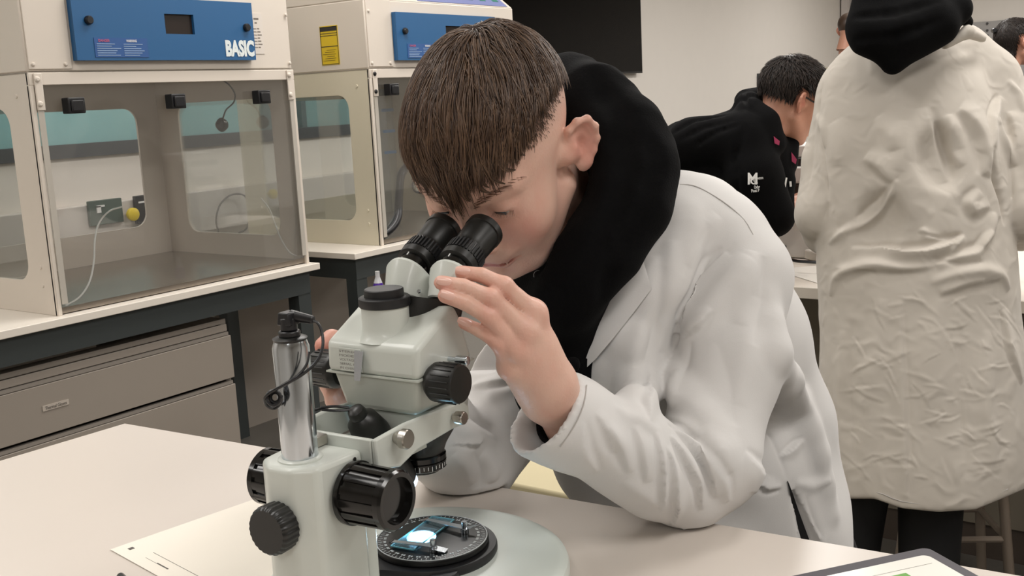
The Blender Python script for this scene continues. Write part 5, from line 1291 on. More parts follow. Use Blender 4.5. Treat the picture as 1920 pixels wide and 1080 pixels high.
# slit at the back vent and everything below the table edge stays behind it
for pp in ([(1478, 905), (1497, 960), (1520, 1030)],):
    pts = [P(x, y, (ct.hit(x, y, .8, 1.6) or 1.22)+.004) for x, y in pp]; ct.chain(pts, [.0015, .006, .013], .002, 's', w=True)
ct.off_table()
V, Fq = ct.mesh(); V = relax(V, Fq, 2, .5); V, Fq = subdivide(V, Fq); V = relax(V, Fq, 1, .5)
FM = [
 ('s', [(1360, 470), (1330, 500), (1305, 540), (1288, 585), (1278, 622)], .0080, .0075), ('c', [(1380, 455), (1345, 485), (1313, 525), (1292, 570)], .0035, .004),
 ('r', [(1400, 480), (1360, 530), (1325, 580), (1290, 625)], .012, .006), ('z', [(1335, 583), (1310, 612), (1280, 632)], .0045, .0045),
 ('c', [(1275, 600), (1268, 632), (1260, 655)], .005, .008), ('r', [(1275, 690), (1262, 730), (1262, 765)], .009, .005), ('c', [(1296, 640), (1284, 690), (1272, 740)], .008, .0035),
 ('s', [(1262, 802), (1298, 838), (1328, 886), (1342, 932)], .0052, .0065), ('s', [(1256, 818), (1280, 858), (1306, 905), (1312, 955)], .0050, .0060), ('s', [(1248, 838), (1262, 888), (1267, 938), (1262, 985)], .0050, .0055),
 ('s', [(1229, 812), (1238, 860), (1243, 918), (1240, 960)], .0050, .0045), ('z', [(1300, 822), (1335, 860), (1362, 905), (1366, 940)], .0055, .0045), ('c', [(1290, 838), (1318, 872), (1334, 905)], .003, .005),
 ('c', [(1272, 846), (1292, 882), (1298, 920)], .003, .0045), ('r', [(1318, 800), (1345, 845), (1368, 890)], .010, .004), ('c', [(1252, 796), (1285, 812), (1310, 832)], .0045, .006), ('r', [(1250, 780), (1285, 795), (1318, 820)], .006, .004),
 ('s', [(1116, 775), (1140, 815), (1150, 850)], .006, .0032), ('s', [(1135, 800), (1168, 844), (1180, 886)], .006, .0038), ('s', [(1188, 800), (1206, 850), (1212, 905)], .006, .0038), ('z', [(1090, 790), (1098, 850), (1120, 885)], .006, .003),
 ('r', [(1150, 760), (1200, 790), (1240, 812)], .008, .003), ('r', [(1170, 900), (1210, 930), (1240, 950)], .008, .003),
 ('r', [(1229, 480), (1219, 560), (1195, 650), (1175, 715)], .011, .0055), ('c', [(1245, 500), (1232, 590), (1210, 690), (1198, 760)], .010, .0045), ('r', [(1262, 450), (1250, 560), (1238, 660)], .011, .005), ('s', [(1222, 690), (1214, 750), (1216, 790)], .006, .004),
 ('c', [(1325, 420), (1300, 470), (1280, 520)], .010, .0035), ('r', [(1345, 405), (1310, 450), (1290, 500)], .010, .0035),
 ('r', [(1408, 470), (1402, 540), (1385, 610)], .013, .0045), ('c', [(1430, 480), (1428, 560), (1410, 650)], .012, .0035), ('r', [(1420, 560), (1405, 650), (1385, 760)], .014, .004), ('c', [(1345, 640), (1370, 720), (1380, 800)], .014, .003),
 ('r', [(1498, 700), (1520, 770), (1538, 840), (1552, 910)], .013, .005), 
 ('z', [(1462, 856), (1485, 840), (1505, 824)], .0045, .0045), ('s', [(1405, 920), (1435, 916), (1465, 914)], .0045, .0040), ('r', [(1490, 905), (1520, 912), (1555, 900)], .007, .004), ('c', [(1510, 930), (1530, 985), (1545, 1010)], .008, .003),
 ('c', [(1412, 755), (1440, 810), (1462, 862), (1475, 900)], .0032, .0035),  ('z', [(1395, 850), (1420, 880), (1450, 900)], .008, .004),
 ('s', [(884, 727), (912, 724), (942, 716), (975, 700)], .0060, .0060), ('c', [(850, 772), (890, 787), (930, 806), (965, 818)], .0045, .0055), ('s', [(845, 832), (900, 832), (962, 820)], .0035, .0030), ('r', [(870, 745), (920, 740), (975, 728)], .009, .004),
 ('r', [(850, 850), (875, 880), (880, 910)], .010, .004), ('r', [(905, 850), (925, 880), (920, 905)], .010, .004), ('c', [(888, 845), (902, 880), (898, 915)], .009, .003), ('r', [(840, 790), (880, 805), (930, 826)], .009, .004),
]
V = cloth_folds(ct, V, Fq, FM, .8, 1.6)
coat = rel(link_mesh('lab_coat', V, Fq, m_coat, None), stu)
# lapel: a folded strip of the front edge
def lay(px, py, off_=.004, g=ct, d0=.8, d1=1.6, fb=1.1):
    d = g.hit(px, py, d0, d1); return P(px, py, (d if d else fb)-off_)
def flap(name, lp, th):
    lo_ = [P(a_[0], a_[1], (ct.hit(a_[0]+12, a_[1]+4, .8, 1.6) or 1.08)-.007) for a_, b_ in lp]; hi_ = [P(b_[0], b_[1], (ct.hit(b_[0], b_[1], .8, 1.6) or 1.08)-.010) for a_, b_ in lp]
    t_ = FW*th; rs = []
    for a_, b_ in zip(lo_, hi_): m_ = (a_+b_)/2-FW*.004; rs.append([a_, m_, b_, b_+t_, m_+t_, a_+t_])
    rel(MB().rings(rs).build(name, m_coat, None, smooth=True), coat)
flap('collar', [((1268, 343), (1276, 347)), ((1248, 383), (1259, 384)), ((1226, 423), (1253, 420)), ((1212, 450), (1236, 446)), ((1199, 470), (1207, 470))], .003)
flap('lapel', [((1194, 470), (1200, 469)), ((1180, 490), (1211, 505)), ((1162, 506), (1222, 541)), ((1130, 541), (1188, 586)), ((1106, 586), (1150, 634)), ((1094, 640), (1118, 672)), ((1089, 672), (1095, 694))], .003)
def seam(pp, r_, name, m, par, g=ct, d0=.8, d1=1.6, off_=.0004):
    o = MB().tube([lay(x, y, off_, g, d0, d1) for x, y in pp], r_, 6, sub=3).build(name, m, None, smooth=True); return rel(o, par)
m_seam = mat('seam', 'b4b0ac', .9)
seam([(1272, 346), (1300, 348), (1330, 362), (1365, 385), (1395, 412), (1412, 440)], .0006, 'shoulder_seam', m_seam, coat, off_=.0014)
seam([(1100, 722), (1094, 760), (1076, 800), (1050, 838)], .0006, 'cuff_stitching', m_seam, coat, off_=.0022)
# cuff of the black top inside the sleeve
mb = MB(); a_ = P(1072, 795, .926); b_ = P(1030, 752, .912); b2 = P(1058, 788, .921)
ax_ = cdir
mb.lathe(P(1100, 806, .934), P(1032, 768, .911)-P(1100, 806, .934), [(0.01, .0285), (.034, .0275), (.036, .0265), (.034, .0245), (0.01, .0240)], 36, caps=False)
rel(mb.build('black_cuff', m_hood, None, smooth=True), stu)
vp = [(1477, 902, .5), (1484, 925, 2.5), (1492, 955, 4.5), (1501, 985, 6.5), (1510, 1012, 7.5)]
vd = [(ct.hit(x, y, .8, 1.6) or 1.2)-.0035 for x, y, w_ in vp]; rs = []
for (x, y, w_), d_q in zip(vp, vd): rs.append([P(x-w_, y, d_q), P(x+w_, y, d_q), P(x+w_, y, d_q+.006), P(x-w_, y, d_q+.006)])
rel(MB().rings(rs).build('vent_gap', m_trs, None), coat)
# trousers and shoes
tr_ = SDF((1.0, 0.1, .03), (1.9, 1.25, 1.05), .009)
tr_.cone(hipL, hipR, .085, .085, .03)
for hp, an in ((hipL, ankL), (hipR, ankR)):
    kne = (hp+an)/2+np.array((-.03, 0, 0)); tr_.chain([hp, kne, an], [.085, .07, .055], .02)
tr_.cone(P(1465, 960, 1.28), P(1480, 1080, 1.30), .055, .06, .03)
tr_.off_table(); V, Fq = tr_.mesh(); rel(link_mesh('trousers', V, Fq, m_trs, None), stu)
def shoe(an, d_, par, m):
    g = SDF((an[0]-.3, an[1]-.3, 0), (an[0]+.3, an[1]+.3, .14), .008); u = np.array(d_, float); u /= np.linalg.norm(u)
    g.cone(an+[0, 0, -.035]-u*.03, an+[0, 0, -.045]+u*.15, .04, .034, .01); g.cone(an+[0, 0, -.03], an+[0, 0, .02], .045, .045, .02); g.half((0, 0, .004), (0, 0, -1), .001)
    V, Fq = g.mesh(); o = link_mesh('shoe', V, Fq, m); rel(o, par); return o
m_shoe = mat('shoe_black', '15151a', .5)
shoe(ankL, (-1, .1, 0), stu, m_shoe); shoe(ankR, (-1, .1, 0), stu, m_shoe)
# ================================================================ other people
def fold_px(g, up, d0, d1):
    return lambda pp, r_, a, k=None: g.fold(pp, r_, a, up, d0, d1, k)
def pixgrid(g):
    gw = g.wor(np.stack(np.meshgrid(g.ax[0], g.ax[1], g.ax[2], indexing='ij'), -1).reshape(-1, 3)); v = gw-CAM; d = v@FW
    return (960+F*(v@RT)/d).reshape(g.f.shape), (540-F*(v@UP)/d).reshape(g.f.shape), d.reshape(g.f.shape)
Zx = (0, 0, 1.)
hc = build_head(.0045, np.eye(3), (0, 0, 0), 1.0, detail=False)
hc.cone((-.02, 0, -.03), (-.045, 0, -.15), .05, .056, .03)
hcV, hcF = hc.mesh(); hcA = head_tone(hc, hcV, stub=.35)
def place_head(Fd, Ud, O, sc=1.0):
    Fd = np.array(Fd, float); Fd /= np.linalg.norm(Fd); Ud = np.array(Ud, float); Ud -= Fd*(Ud@Fd); Ud /= np.linalg.norm(Ud); A = np.stack([Fd, np.cross(Ud, Fd), Ud])
    return A, np.asarray(O)+(hcV*sc)@A, lambda q: np.asarray(O)+np.asarray(q, float)*sc@A
def hair_cap(A, O, sc, N, L_, mask, flowv, m, par, seed, lift=.006, w_=.0011, crown_=(-.06, 0, .11)):
    hc.A = A; hc.O = np.asarray(O, float); hc.sc = sc
    vals = []
    g = SDF((-.125, -.1, -.06), (.12, .1, .165), .005, A, O, sc)
    I = np.stack(np.meshgrid(*g.ax, indexing='ij'), -1).reshape(-1, 3); v = hc.samp(I)-lift*.7; mk = mask(I); g.f = np.maximum(np.maximum(v, -(hc.samp(I)+.008)), np.where(mk, -1, .004)).reshape(tuple(g.n)).astype(np.float32)
    V, Fq = g.mesh(); Aq = np.zeros((len(V), 4)); Aq[:, 0] = .1; Aq[:, 3] = 1
    pr_ = [(V, Fq, Aq)]
    if N:
        r_ = scalp_roots(hc, hc.wor(hcV), N, mask, seed); cr_ = np.array(crown_)
        def fl(p, t):
            d = p-cr_; d /= np.linalg.norm(d, axis=1, keepdims=True)+1e-6; return d*.8+np.array(flowv)
        lv_ = np.random.default_rng(seed).uniform(.3, 1, len(r_))*lift*1.6
        pr_.append(hair_strands(hc, r_, fl, np.full(len(r_), L_), lambda t: lv_*(.5+.5*t), w_, seed+1, curl=.25, seg=6))
    V, Fq, Aq = join_meshes(pr_); o = rel(link_mesh('hair', V, Fq, m, None, Aq), par); o['kind'] = 'stuff'; return o
def body_core(name, par, chains, lo, hi, h, m, extra=()):
    g = SDF(lo, hi, h)
    for pts, rs in chains: g.chain(pts, rs, .02)
    V, Fq = g.mesh(); A = np.zeros((len(V), 4)); A[:, 3] = 1; V, Fq, A = join_meshes([(V, Fq, A)]+list(extra)); return rel(link_mesh(name, V, Fq, m, None, A), par)
def bb(pts, m): p = np.array(pts); return p.min(0)-m, p.max(0)+m

# ---- person seen from behind in a creased white coat
pc = P(1715, 500, 2.36); fl_ = np.array((pc[0], pc[1], 0))
bk = person('person', tuple(fl_)); tag(bk, 'person seen from behind in a long white lab coat, black hood hanging out', 'person')
sp_ = SDF((-.36, -.62, -.34), (.40, .64, .30), .0062, CA, P(1715, 480, 2.36))
Fz = dict(flat=(Zx, .62))
q = lambda x, y, d=2.36: P(x, y, d)
sp_.chain([q(1700, 235), q(1708, 330), q(1715, 450), q(1722, 560), q(1728, 700), q(1740, 850), q(1748, 1010)], [.190, .198, .198, .202, .207, .212, .217], .05, w=True, **Fz)
sp_.cone(q(1595, 160, 2.40), q(1850, 140, 2.40), .055, .06, .05, w=True); sp_.cone(q(1640, 130, 2.40), q(1800, 95, 2.40), .07, .06, .05, w=True)
slb = sp_.like()
slb.chain([q(1590, 185, 2.40), q(1560, 300, 2.40), q(1545, 400, 2.38), q(1552, 430, 2.42), q(1590, 440, 2.66)], [.062, .064, .063, .056, .045], .012, w=True)
slb.chain([q(1862, 170, 2.40), q(1908, 290, 2.35), q(1922, 400, 2.33), q(1918, 425, 2.40), q(1870, 430, 2.66)], [.062, .064, .060, .052, .045], .012, w=True)
X6, Y6, D6 = pixgrid(sp_); kk_ = (.005+.035*np.clip((300-Y6)/110, 0, 1)).astype(np.float32); hh = np.maximum(kk_-np.abs(sp_.f-slb.f), 0)/kk_; sp_.f = (np.minimum(sp_.f, slb.f)-hh*hh*kk_*.25).astype(np.float32)
R6 = fold_px(sp_, True, 1.9, 2.7); C6 = fold_px(sp_, False, 1.9, 2.7)
zz = lambda l: [(1480+x/2.348, 100+y/2.348) for x, y in l]
R6([(1690, 230), (1690, 330), (1700, 420)], .05, .010); C6([(1640, 380), (1650, 420), (1620, 460)], .05, .012); C6([(1770, 250), (1785, 330)], .05, .012)
sp_.noise(.0022, 8, 31, octs=3, power=1.6, band=.02)
X6, Y6, D6 = pixgrid(sp_)
hem = np.interp(X6, [1540, 1570, 1640, 1690, 1760, 1830, 1890, 1920, 2000], [934, 935, 935, 953, 960, 955, 930, 917, 880])
sp_.f = np.maximum(sp_.f, ((Y6-hem)*D6/F*.9)).astype(np.float32)
inner = SDF((-.36, -.62, -.34), (.40, .64, .30), .0062, CA, P(1715, 480, 2.36)); inner.chain([q(1722, 720), q(1728, 780), q(1740, 850), q(1750, 1020)], [.150, .155, .170, .185], .05, w=True, **Fz)
sp_.f = np.maximum(sp_.f, -inner.f)
V, Fq = sp_.mesh(); V = relax(V, Fq, 2, .5); V, Fq = subdivide(V, Fq); V = relax(V, Fq, 1, .5)
Z = lambda k, l, w_, a_: (k, zz(l), w_, a_)
FB = [Z('s', [(930, 190), (905, 240), (885, 300), (880, 420)], .012, .013), Z('c', [(880, 430), (900, 540), (935, 640), (945, 760)], .008, .018), Z('r', [(905, 290), (930, 370), (960, 430), (990, 500)], .016, .012),
 Z('c', [(150, 130), (125, 250), (150, 420), (165, 560), (175, 650)], .008, .010), Z('c', [(175, 650), (160, 720), (115, 840)], .007, .012), Z('r', [(120, 270), (145, 330), (155, 420)], .012, .008), Z('r', [(90, 250), (75, 400), (50, 560)], .018, .006), Z('c', [(110, 300), (105, 430), (80, 600)], .014, .006),
 Z('z', [(600, 240), (610, 330), (640, 450), (690, 570)], .020, .015), Z('r', [(700, 270), (715, 350), (712, 430), (760, 500)], .016, .013), Z('s', [(745, 245), (800, 290), (850, 370), (865, 460), (850, 540)], .022, .015), Z('c', [(640, 300), (665, 400), (700, 500)], .022, .010),
 Z('r', [(475, 555), (450, 620), (400, 690), (340, 740), (240, 785), (175, 840)], .010, .014), Z('c', [(455, 560), (400, 640), (320, 710), (210, 775)], .016, .012), Z('r', [(390, 280), (450, 350), (470, 430)], .022, .010), Z('s', [(330, 460), (400, 500), (455, 565)], .018, .010),
 Z('z', [(270, 860), (420, 862), (580, 872), (700, 840), (765, 800)], .010, .014), Z('c', [(560, 790), (660, 812), (760, 798)], .008, .012), Z('r', [(580, 770), (600, 800), (700, 825)], .010, .010), Z('s', [(760, 800), (720, 860), (700, 890)], .010, .008),
 Z('r', [(185, 1070), (200, 990), (260, 950), (360, 930), (500, 950), (640, 935)], .011, .013), Z('c', [(240, 1020), (340, 970), (480, 975), (600, 965)], .016, .009), Z('z', [(640, 930), (740, 900), (830, 870), (880, 780)], .013, .012), Z('c', [(620, 900), (740, 930), (850, 920)], .009, .010),
 Z('r', [(620, 1010), (740, 965), (850, 950), (930, 975), (965, 1040)], .014, .012), Z('s', [(660, 1060), (780, 1010), (920, 990)], .014, .009), Z('s', [(830, 600), (790, 660), (810, 700), (880, 670)], .016, .010), Z('r', [(900, 700), (890, 780), (840, 850)], .014, .010), Z('c', [(930, 720), (900, 820), (830, 900)], .012, .009),
 Z('r', [(500, 300), (500, 420), (480, 520)], .020, .007), Z('r', [(200, 300), (230, 400), (220, 500)], .030, .007), Z('r', [(960, 120), (1010, 180), (1030, 260)], .010, .008), Z('s', [(960, 260), (985, 320), (1000, 420)], .012, .008), Z('r', [(990, 500), (1000, 620), (990, 760)], .014, .007),
 ('r', [(1655, 560), (1640, 660), (1625, 780), (1620, 900)], .020, .006), ('c', [(1600, 600), (1595, 760), (1600, 900)], .020, .006), ('r', [(1580, 620), (1575, 760), (1585, 900)], .016, .006), ('z', [(1689, 560), (1690, 700), (1697, 850), (1700, 935)], .010, .005),
 ('r', [(1760, 560), (1740, 680), (1745, 800)], .022, .005), ('c', [(1800, 600), (1800, 760), (1815, 900)], .024, .006), ('r', [(1850, 620), (1850, 760), (1865, 880)], .02, .007), ('s', [(1880, 580), (1895, 660), (1915, 720)], .012, .007)]
rg6 = np.random.default_rng(77)
for _ in range(95):
    x_, y_ = rg6.uniform(1590, 1890), rg6.uniform(560, 900); an = rg6.uniform(-.5, 1.2); L_ = rg6.uniform(25, 80); FB.append((rg6.choice(['s', 'z', 'r']), [(x_-L_/2*math.cos(an), y_-L_/2*math.sin(an)), (x_+rg6.uniform(-6, 6), y_+rg6.uniform(-6, 6)), (x_+L_/2*math.cos(an), y_+L_/2*math.sin(an))], rg6.uniform(.0028, .0055), rg6.uniform(.0008, .0017)))
V = cloth_folds(sp_, V, Fq, FB, 1.9, 2.8); bcoat = rel(link_mesh('lab_coat', V, Fq, m_coat2, None), bk)
o = rel(MB().tube([P(x, y, (sp_.hit(x, y, 1.9, 2.7) or 2.25)+.004) for x, y in [(1688, 560), (1689, 640), (1692, 740), (1697, 850), (1701, 935)]], .0010, 6, sub=3).build('back_seam', m_seam, None, smooth=True), bcoat)
hem_p = [P(x, y-13, (sp_.hit(x, y-14, 1.9, 2.7) or 2.2)-.0004) for x, y in [(1575, 935), (1640, 935), (1690, 953), (1760, 960), (1830, 955), (1890, 930)]]
rel(MB().tube(hem_p, .0011, 6, sub=3).build('hem_stitching', m_seam, None, smooth=True), bcoat)
# collar
cl = SDF((-.15, -.1, -.12), (.18, .1, .12), .005, CA, P(1800, 60, 2.32)); cl.chain([q(1772, 86, 2.25), q(1814, 60, 2.26), q(1842, 72, 2.30)], [.008, .013, .009], .01, w=True)
V, Fq = cl.mesh(); rel(link_mesh('collar', V, Fq, m_coat2, None), bcoat)
# hood
ho = SDF((-.22, -.20, -.16), (.22, .24, .20), .005, CA, P(1710, 40, 2.26))
ho.chain([q(1632, 48, 2.21), q(1790, 18, 2.22)], [.050, .036], .03, w=True); ho.chain([q(1645, 72, 2.19), q(1672, 116, 2.195)], [.050, .018], .03, w=True); ho.chain([q(1760, 50, 2.20), q(1676, 118, 2.195)], [.040, .018], .03, w=True)
ho.cone(q(1690, 60, 2.19), q(1730, 40, 2.2), .05, .05, .03, w=True); ho.chain([q(1640, 0, 2.22), q(1700, -50, 2.24), q(1780, -40, 2.26)], [.045, .05, .04], .03, w=True)
ho.chain([q(1802, 25, 2.25), q(1815, 42, 2.27)], [.014, .012], .008, w=True); ho.chain([q(1640, -40, 2.34), q(1700, -60, 2.42), q(1790, -40, 2.38)], [.04, .04, .04], .02, w=True)
ho.fold([(1600, 30), (1680, 20), (1760, 0)], .012, .006, False, 1.9, 2.6); ho.fold([(1600, 75), (1680, 70), (1770, 35)], .012, .005, False, 1.9, 2.6)
V, Fq = ho.mesh(); V = relax(V, Fq, 2, .5); rel(link_mesh('hood', V, Fq, m_hood, None), bk)
fh = np.array([FW[0], FW[1], -.25]); hO = P(1745, -115, 2.42)
Ah, Vh_, wo = place_head(fh+RT*.45, (0, 0, 1), hO, .98)
hd2 = P(1715, 300, 2.4); ankl = fl_+np.array(RT*[1, 1, 0])*.05; legR = P(1740, 960, 2.37); legL = P(1592, 960, 2.40)
aR = np.array((legR[0]+.01, legR[1], .09)); aL = np.array((legL[0]+.03, legL[1]+.02, .09)); hpR = P(1755, 620, 2.38); hpL = P(1650, 620, 2.38)
ch = [([wo((-.03, 0, -.1)), hd2, P(1715, 600, 2.38)], [.05, .06, .10]), ([P(1600, 190, 2.4), P(1550, 410, 2.42), P(1600, 445, 2.66), P(1640, 450, 2.74)], [.035, .033, .025, .02]), ([P(1860, 175, 2.4), P(1910, 410, 2.42), P(1860, 435, 2.66), P(1825, 440, 2.74)], [.035, .033, .025, .02]), ([hpR, (hpR+aR)/2, aR], [.06, .045, .035]), ([hpL, (hpL+aL)/2, aL], [.06, .045, .035])]
lo_, hi_ = bb([c for a, b in ch for c in a], .12)
body_core('body', bk, ch, lo_, hi_, .013, m_skin2, [(Vh_, hcF, hcA)])
hair_cap(Ah, hO, .98, 2500, .03, lambda L: (L[:, 2] > .02+.07*np.clip(L[:, 0]/.08, 0, 1)) & ((L[:, 2] > .05) | (L[:, 0] < -.03)), (.1, 0, -.5), m_hair2, bk, 41)
g = SDF(*bb([aR, aL, hpR, hpL], .16), .010); g.chain([hpR, (hpR+aR)/2, aR], [.10, .072, .060], .02); g.chain([hpL, (hpL+aL)/2, aL], [.10, .066, .056], .02); g.cone(hpR, hpL, .11, .11, .03)
V, Fq = g.mesh(); rel(link_mesh('trousers', V, Fq, m_trs, None), bk)
fd_ = np.array([FW[0], FW[1], 0]); shoe(aR, fd_, bk, m_shoe); shoe(aL, fd_, bk, m_shoe)

# ---- student in a black hoodie leaning over the next bench
D2 = 2.92
gq = lambda x, y, d=D2: P(x, y, d)
ft = gq(1330, 400, 3.15); s2 = person('person', (ft[0], ft[1], 0)); tag(s2, 'dark-haired person with glasses in a black hoodie leaning over the bench behind', 'person')
hO = gq(1480, 194, 2.93); Ah, Vh_, wo = place_head(RT*.86-UP*.36-FW*(-.30), UP*.86+RT*.33-FW*.1, hO, .94)
g = SDF((-.40, -.46, -.30), (.26, .22, .30), .0062, CA, gq(1400, 270))
g.chain([gq(1290, 290, 3.05), gq(1400, 275, 2.98), gq(1445, 300, 2.98)], [.10, .10, .075], .04, w=True)
g.chain([gq(1300, 270, 2.95), gq(1395, 262, 2.88), gq(1415, 330, 2.85), gq(1450, 405, 2.84)], [.075, .072, .070, .058], .03, w=True)
g.chain([gq(1250, 380, 3.1), gq(1350, 380, 3.0), gq(1440, 390, 2.98)], [.12, .12, .065], .04, w=True); g.chain([gq(1450, 290, 2.93), gq(1468, 340, 2.92), gq(1462, 400, 2.9)], [.045, .03, .04], .02, w=True)
g.chain([gq(1404, 200, 2.95), gq(1410, 225, 2.93), gq(1450, 265, 2.90)], [.042, .045, .035], .02, w=True); g.chain([gq(1400, 190, 3.0), gq(1430, 185, 3.05)], [.035, .035], .02, w=True); g.chain([gq(1408, 212, 2.89), gq(1432, 232, 2.865), gq(1450, 268, 2.86)], [.042, .040, .034], .02, w=True); g.cone(gq(1488, 268, 2.93), gq(1478, 310, 2.93), .016, .020, .02, w=True)
for pp in ([(1260, 250), (1300, 225), (1360, 215)], [(1275, 262), (1320, 238), (1375, 225)], [(1300, 275), (1345, 245), (1390, 232)], [(1262, 235), (1290, 215), (1330, 208)]): g.fold(pp, .008, .005, False, 2.5, 3.4)
g.fold([(1398, 235), (1375, 300), (1385, 380)], .010, .004, False, 2.5, 3.4); g.fold([(1395, 170), (1400, 200), (1425, 215)], .008, .004, False, 2.5, 3.4)
V, Fq = g.mesh(); V = relax(V, Fq, 1, .5); hd3 = rel(link_mesh('hoodie', V, Fq, m_hood, None), s2)
s2g = g
hip2 = gq(1235, 365, 3.18); a1 = np.array((hip2[0]+.05, hip2[1]+.1, .09)); a2 = np.array((hip2[0]-.05, hip2[1]-.12, .09))
ch = [([wo((-.04, 0, -.12)), gq(1400, 300, 3.0), hip2], [.045, .06, .08]), ([gq(1405, 275, 2.92), gq(1450, 400, 2.86), gq(1500, 380, 3.0)], [.035, .032, .024]), ([gq(1430, 280, 3.1), gq(1460, 400, 3.12), gq(1510, 370, 3.1)], [.035, .032, .024]), ([hip2, (hip2+a1)/2, a1], [.06, .045, .035]), ([hip2, (hip2+a2)/2, a2], [.06, .045, .035])]
body_core('body', s2, ch, *bb([c for a, b in ch for c in a], .12), .013, m_skin2, [(Vh_, hcF, hcA)])
hair_cap(Ah, hO, .94, 6500, .036, lambda L: (L[:, 2] > .012+.055*np.clip((L[:, 0]+.02)/.08, 0, 1)) & ((L[:, 2] > .045) | (L[:, 0] < -.036)) & (L[:, 2] > -.045), (.25, 0, -.35), m_hair2, s2, 51, lift=.013, w_=.0013)
g = SDF(*bb([hip2, a1, a2], .16), .011); g.chain([hip2, (hip2+a1)/2, a1], [.11, .075, .06], .02); g.chain([hip2, (hip2+a2)/2, a2], [.11, .075, .06], .02); V, Fq = g.mesh(); rel(link_mesh('trousers', V, Fq, m_trs, None), s2)
shoe(a1, RT*[1, 1, 0], s2, m_shoe); shoe(a2, RT*[1, 1, 0], s2, m_shoe)
gl = MB()
for y in (-1, 1):
    gl.tube([wo((-.005, y*.079, .022)), wo((.05, y*.073, .020)), wo((.088, y*.064, .018))], .0022, 6, sub=2)
    gl.tube([wo((.100, y*.010, .014)), wo((.104, y*.034, .034)), wo((.092, y*.060, .020)), wo((.098, y*.036, -.002)), wo((.104, y*.010, .008)), wo((.100, y*.010, .014))], .0018, 6, sub=3)
gl.tube([wo((.104, -.010, .016)), wo((.107, 0, .018)), wo((.104, .010, .016))], .0018, 6, sub=2)
gs = rel(gl.build('glasses', m_blk, None, smooth=True), s2)
def patch(px, py, W_, H_, m, name, par, ang=0, g=s2g, d0=2.5, d1=3.4, pts=None):
    ca, sa = math.cos(math.radians(ang)), math.sin(math.radians(ang)); out = []
    d = g.hit(px, py, d0, d1) or D2
    for u, v in (pts or ((-1, -1), (1, -1), (1, 1), (-1, 1))): out.append(P(px+(u*W_*ca-v*H_*sa), py+(u*W_*sa+v*H_*ca), d-.005))
    return rel(MB().plate(out, .002, -FW).build(name, m, None), par)
m_pink = mat('lanyard_pink', '9a2850', .6)
patch(1455, 265, 9, 5, m_pink, 'lanyard_ribbon', s2, 35, pts=((-1, -1), (.6, -.8), (1, .6), (0, 1))); patch(1487, 297, 12, 5, m_pink, 'lanyard_ribbon', s2, 62, pts=((-1, -.5), (.4, -1), (1, .2), (.3, 1)))
patch(1473, 342, 9, 1.5, m_white, 'drawstring', s2, 100); patch(1482, 345, 5, 2, m_white, 'drawstring', s2, 85)
def ptxt(tx, x0, y0, W_, H_, par, ang=0, m=None, name='lettering', thick=.0): 
    d = s2g.hit(x0+8, y0-5, 2.5, 3.4) or D2; ca, sa = math.cos(math.radians(ang)), math.sin(math.radians(ang)); s_ = d/F
    o = fit_text(name, tx, m or m_white, None, P(x0, y0, d-.010), RT*ca+UP*sa, UP*ca-RT*sa, W_*s_, H_*s_, offset=.02); return rel(o, par)
ptxt('M', 1402, 346, 18, 22, hd3, 0, name='hoodie_logo'); ptxt('C', 1408, 347, 13, 13, hd3, 8, name='hoodie_logo'); ptxt('ABINGDON', 1416, 337, 15, 4, hd3, 5); ptxt('Oxfor', 1414, 354, 11, 6, hd3, 5); ptxt('Post P', 1409, 361, 15, 6, hd3, 5)

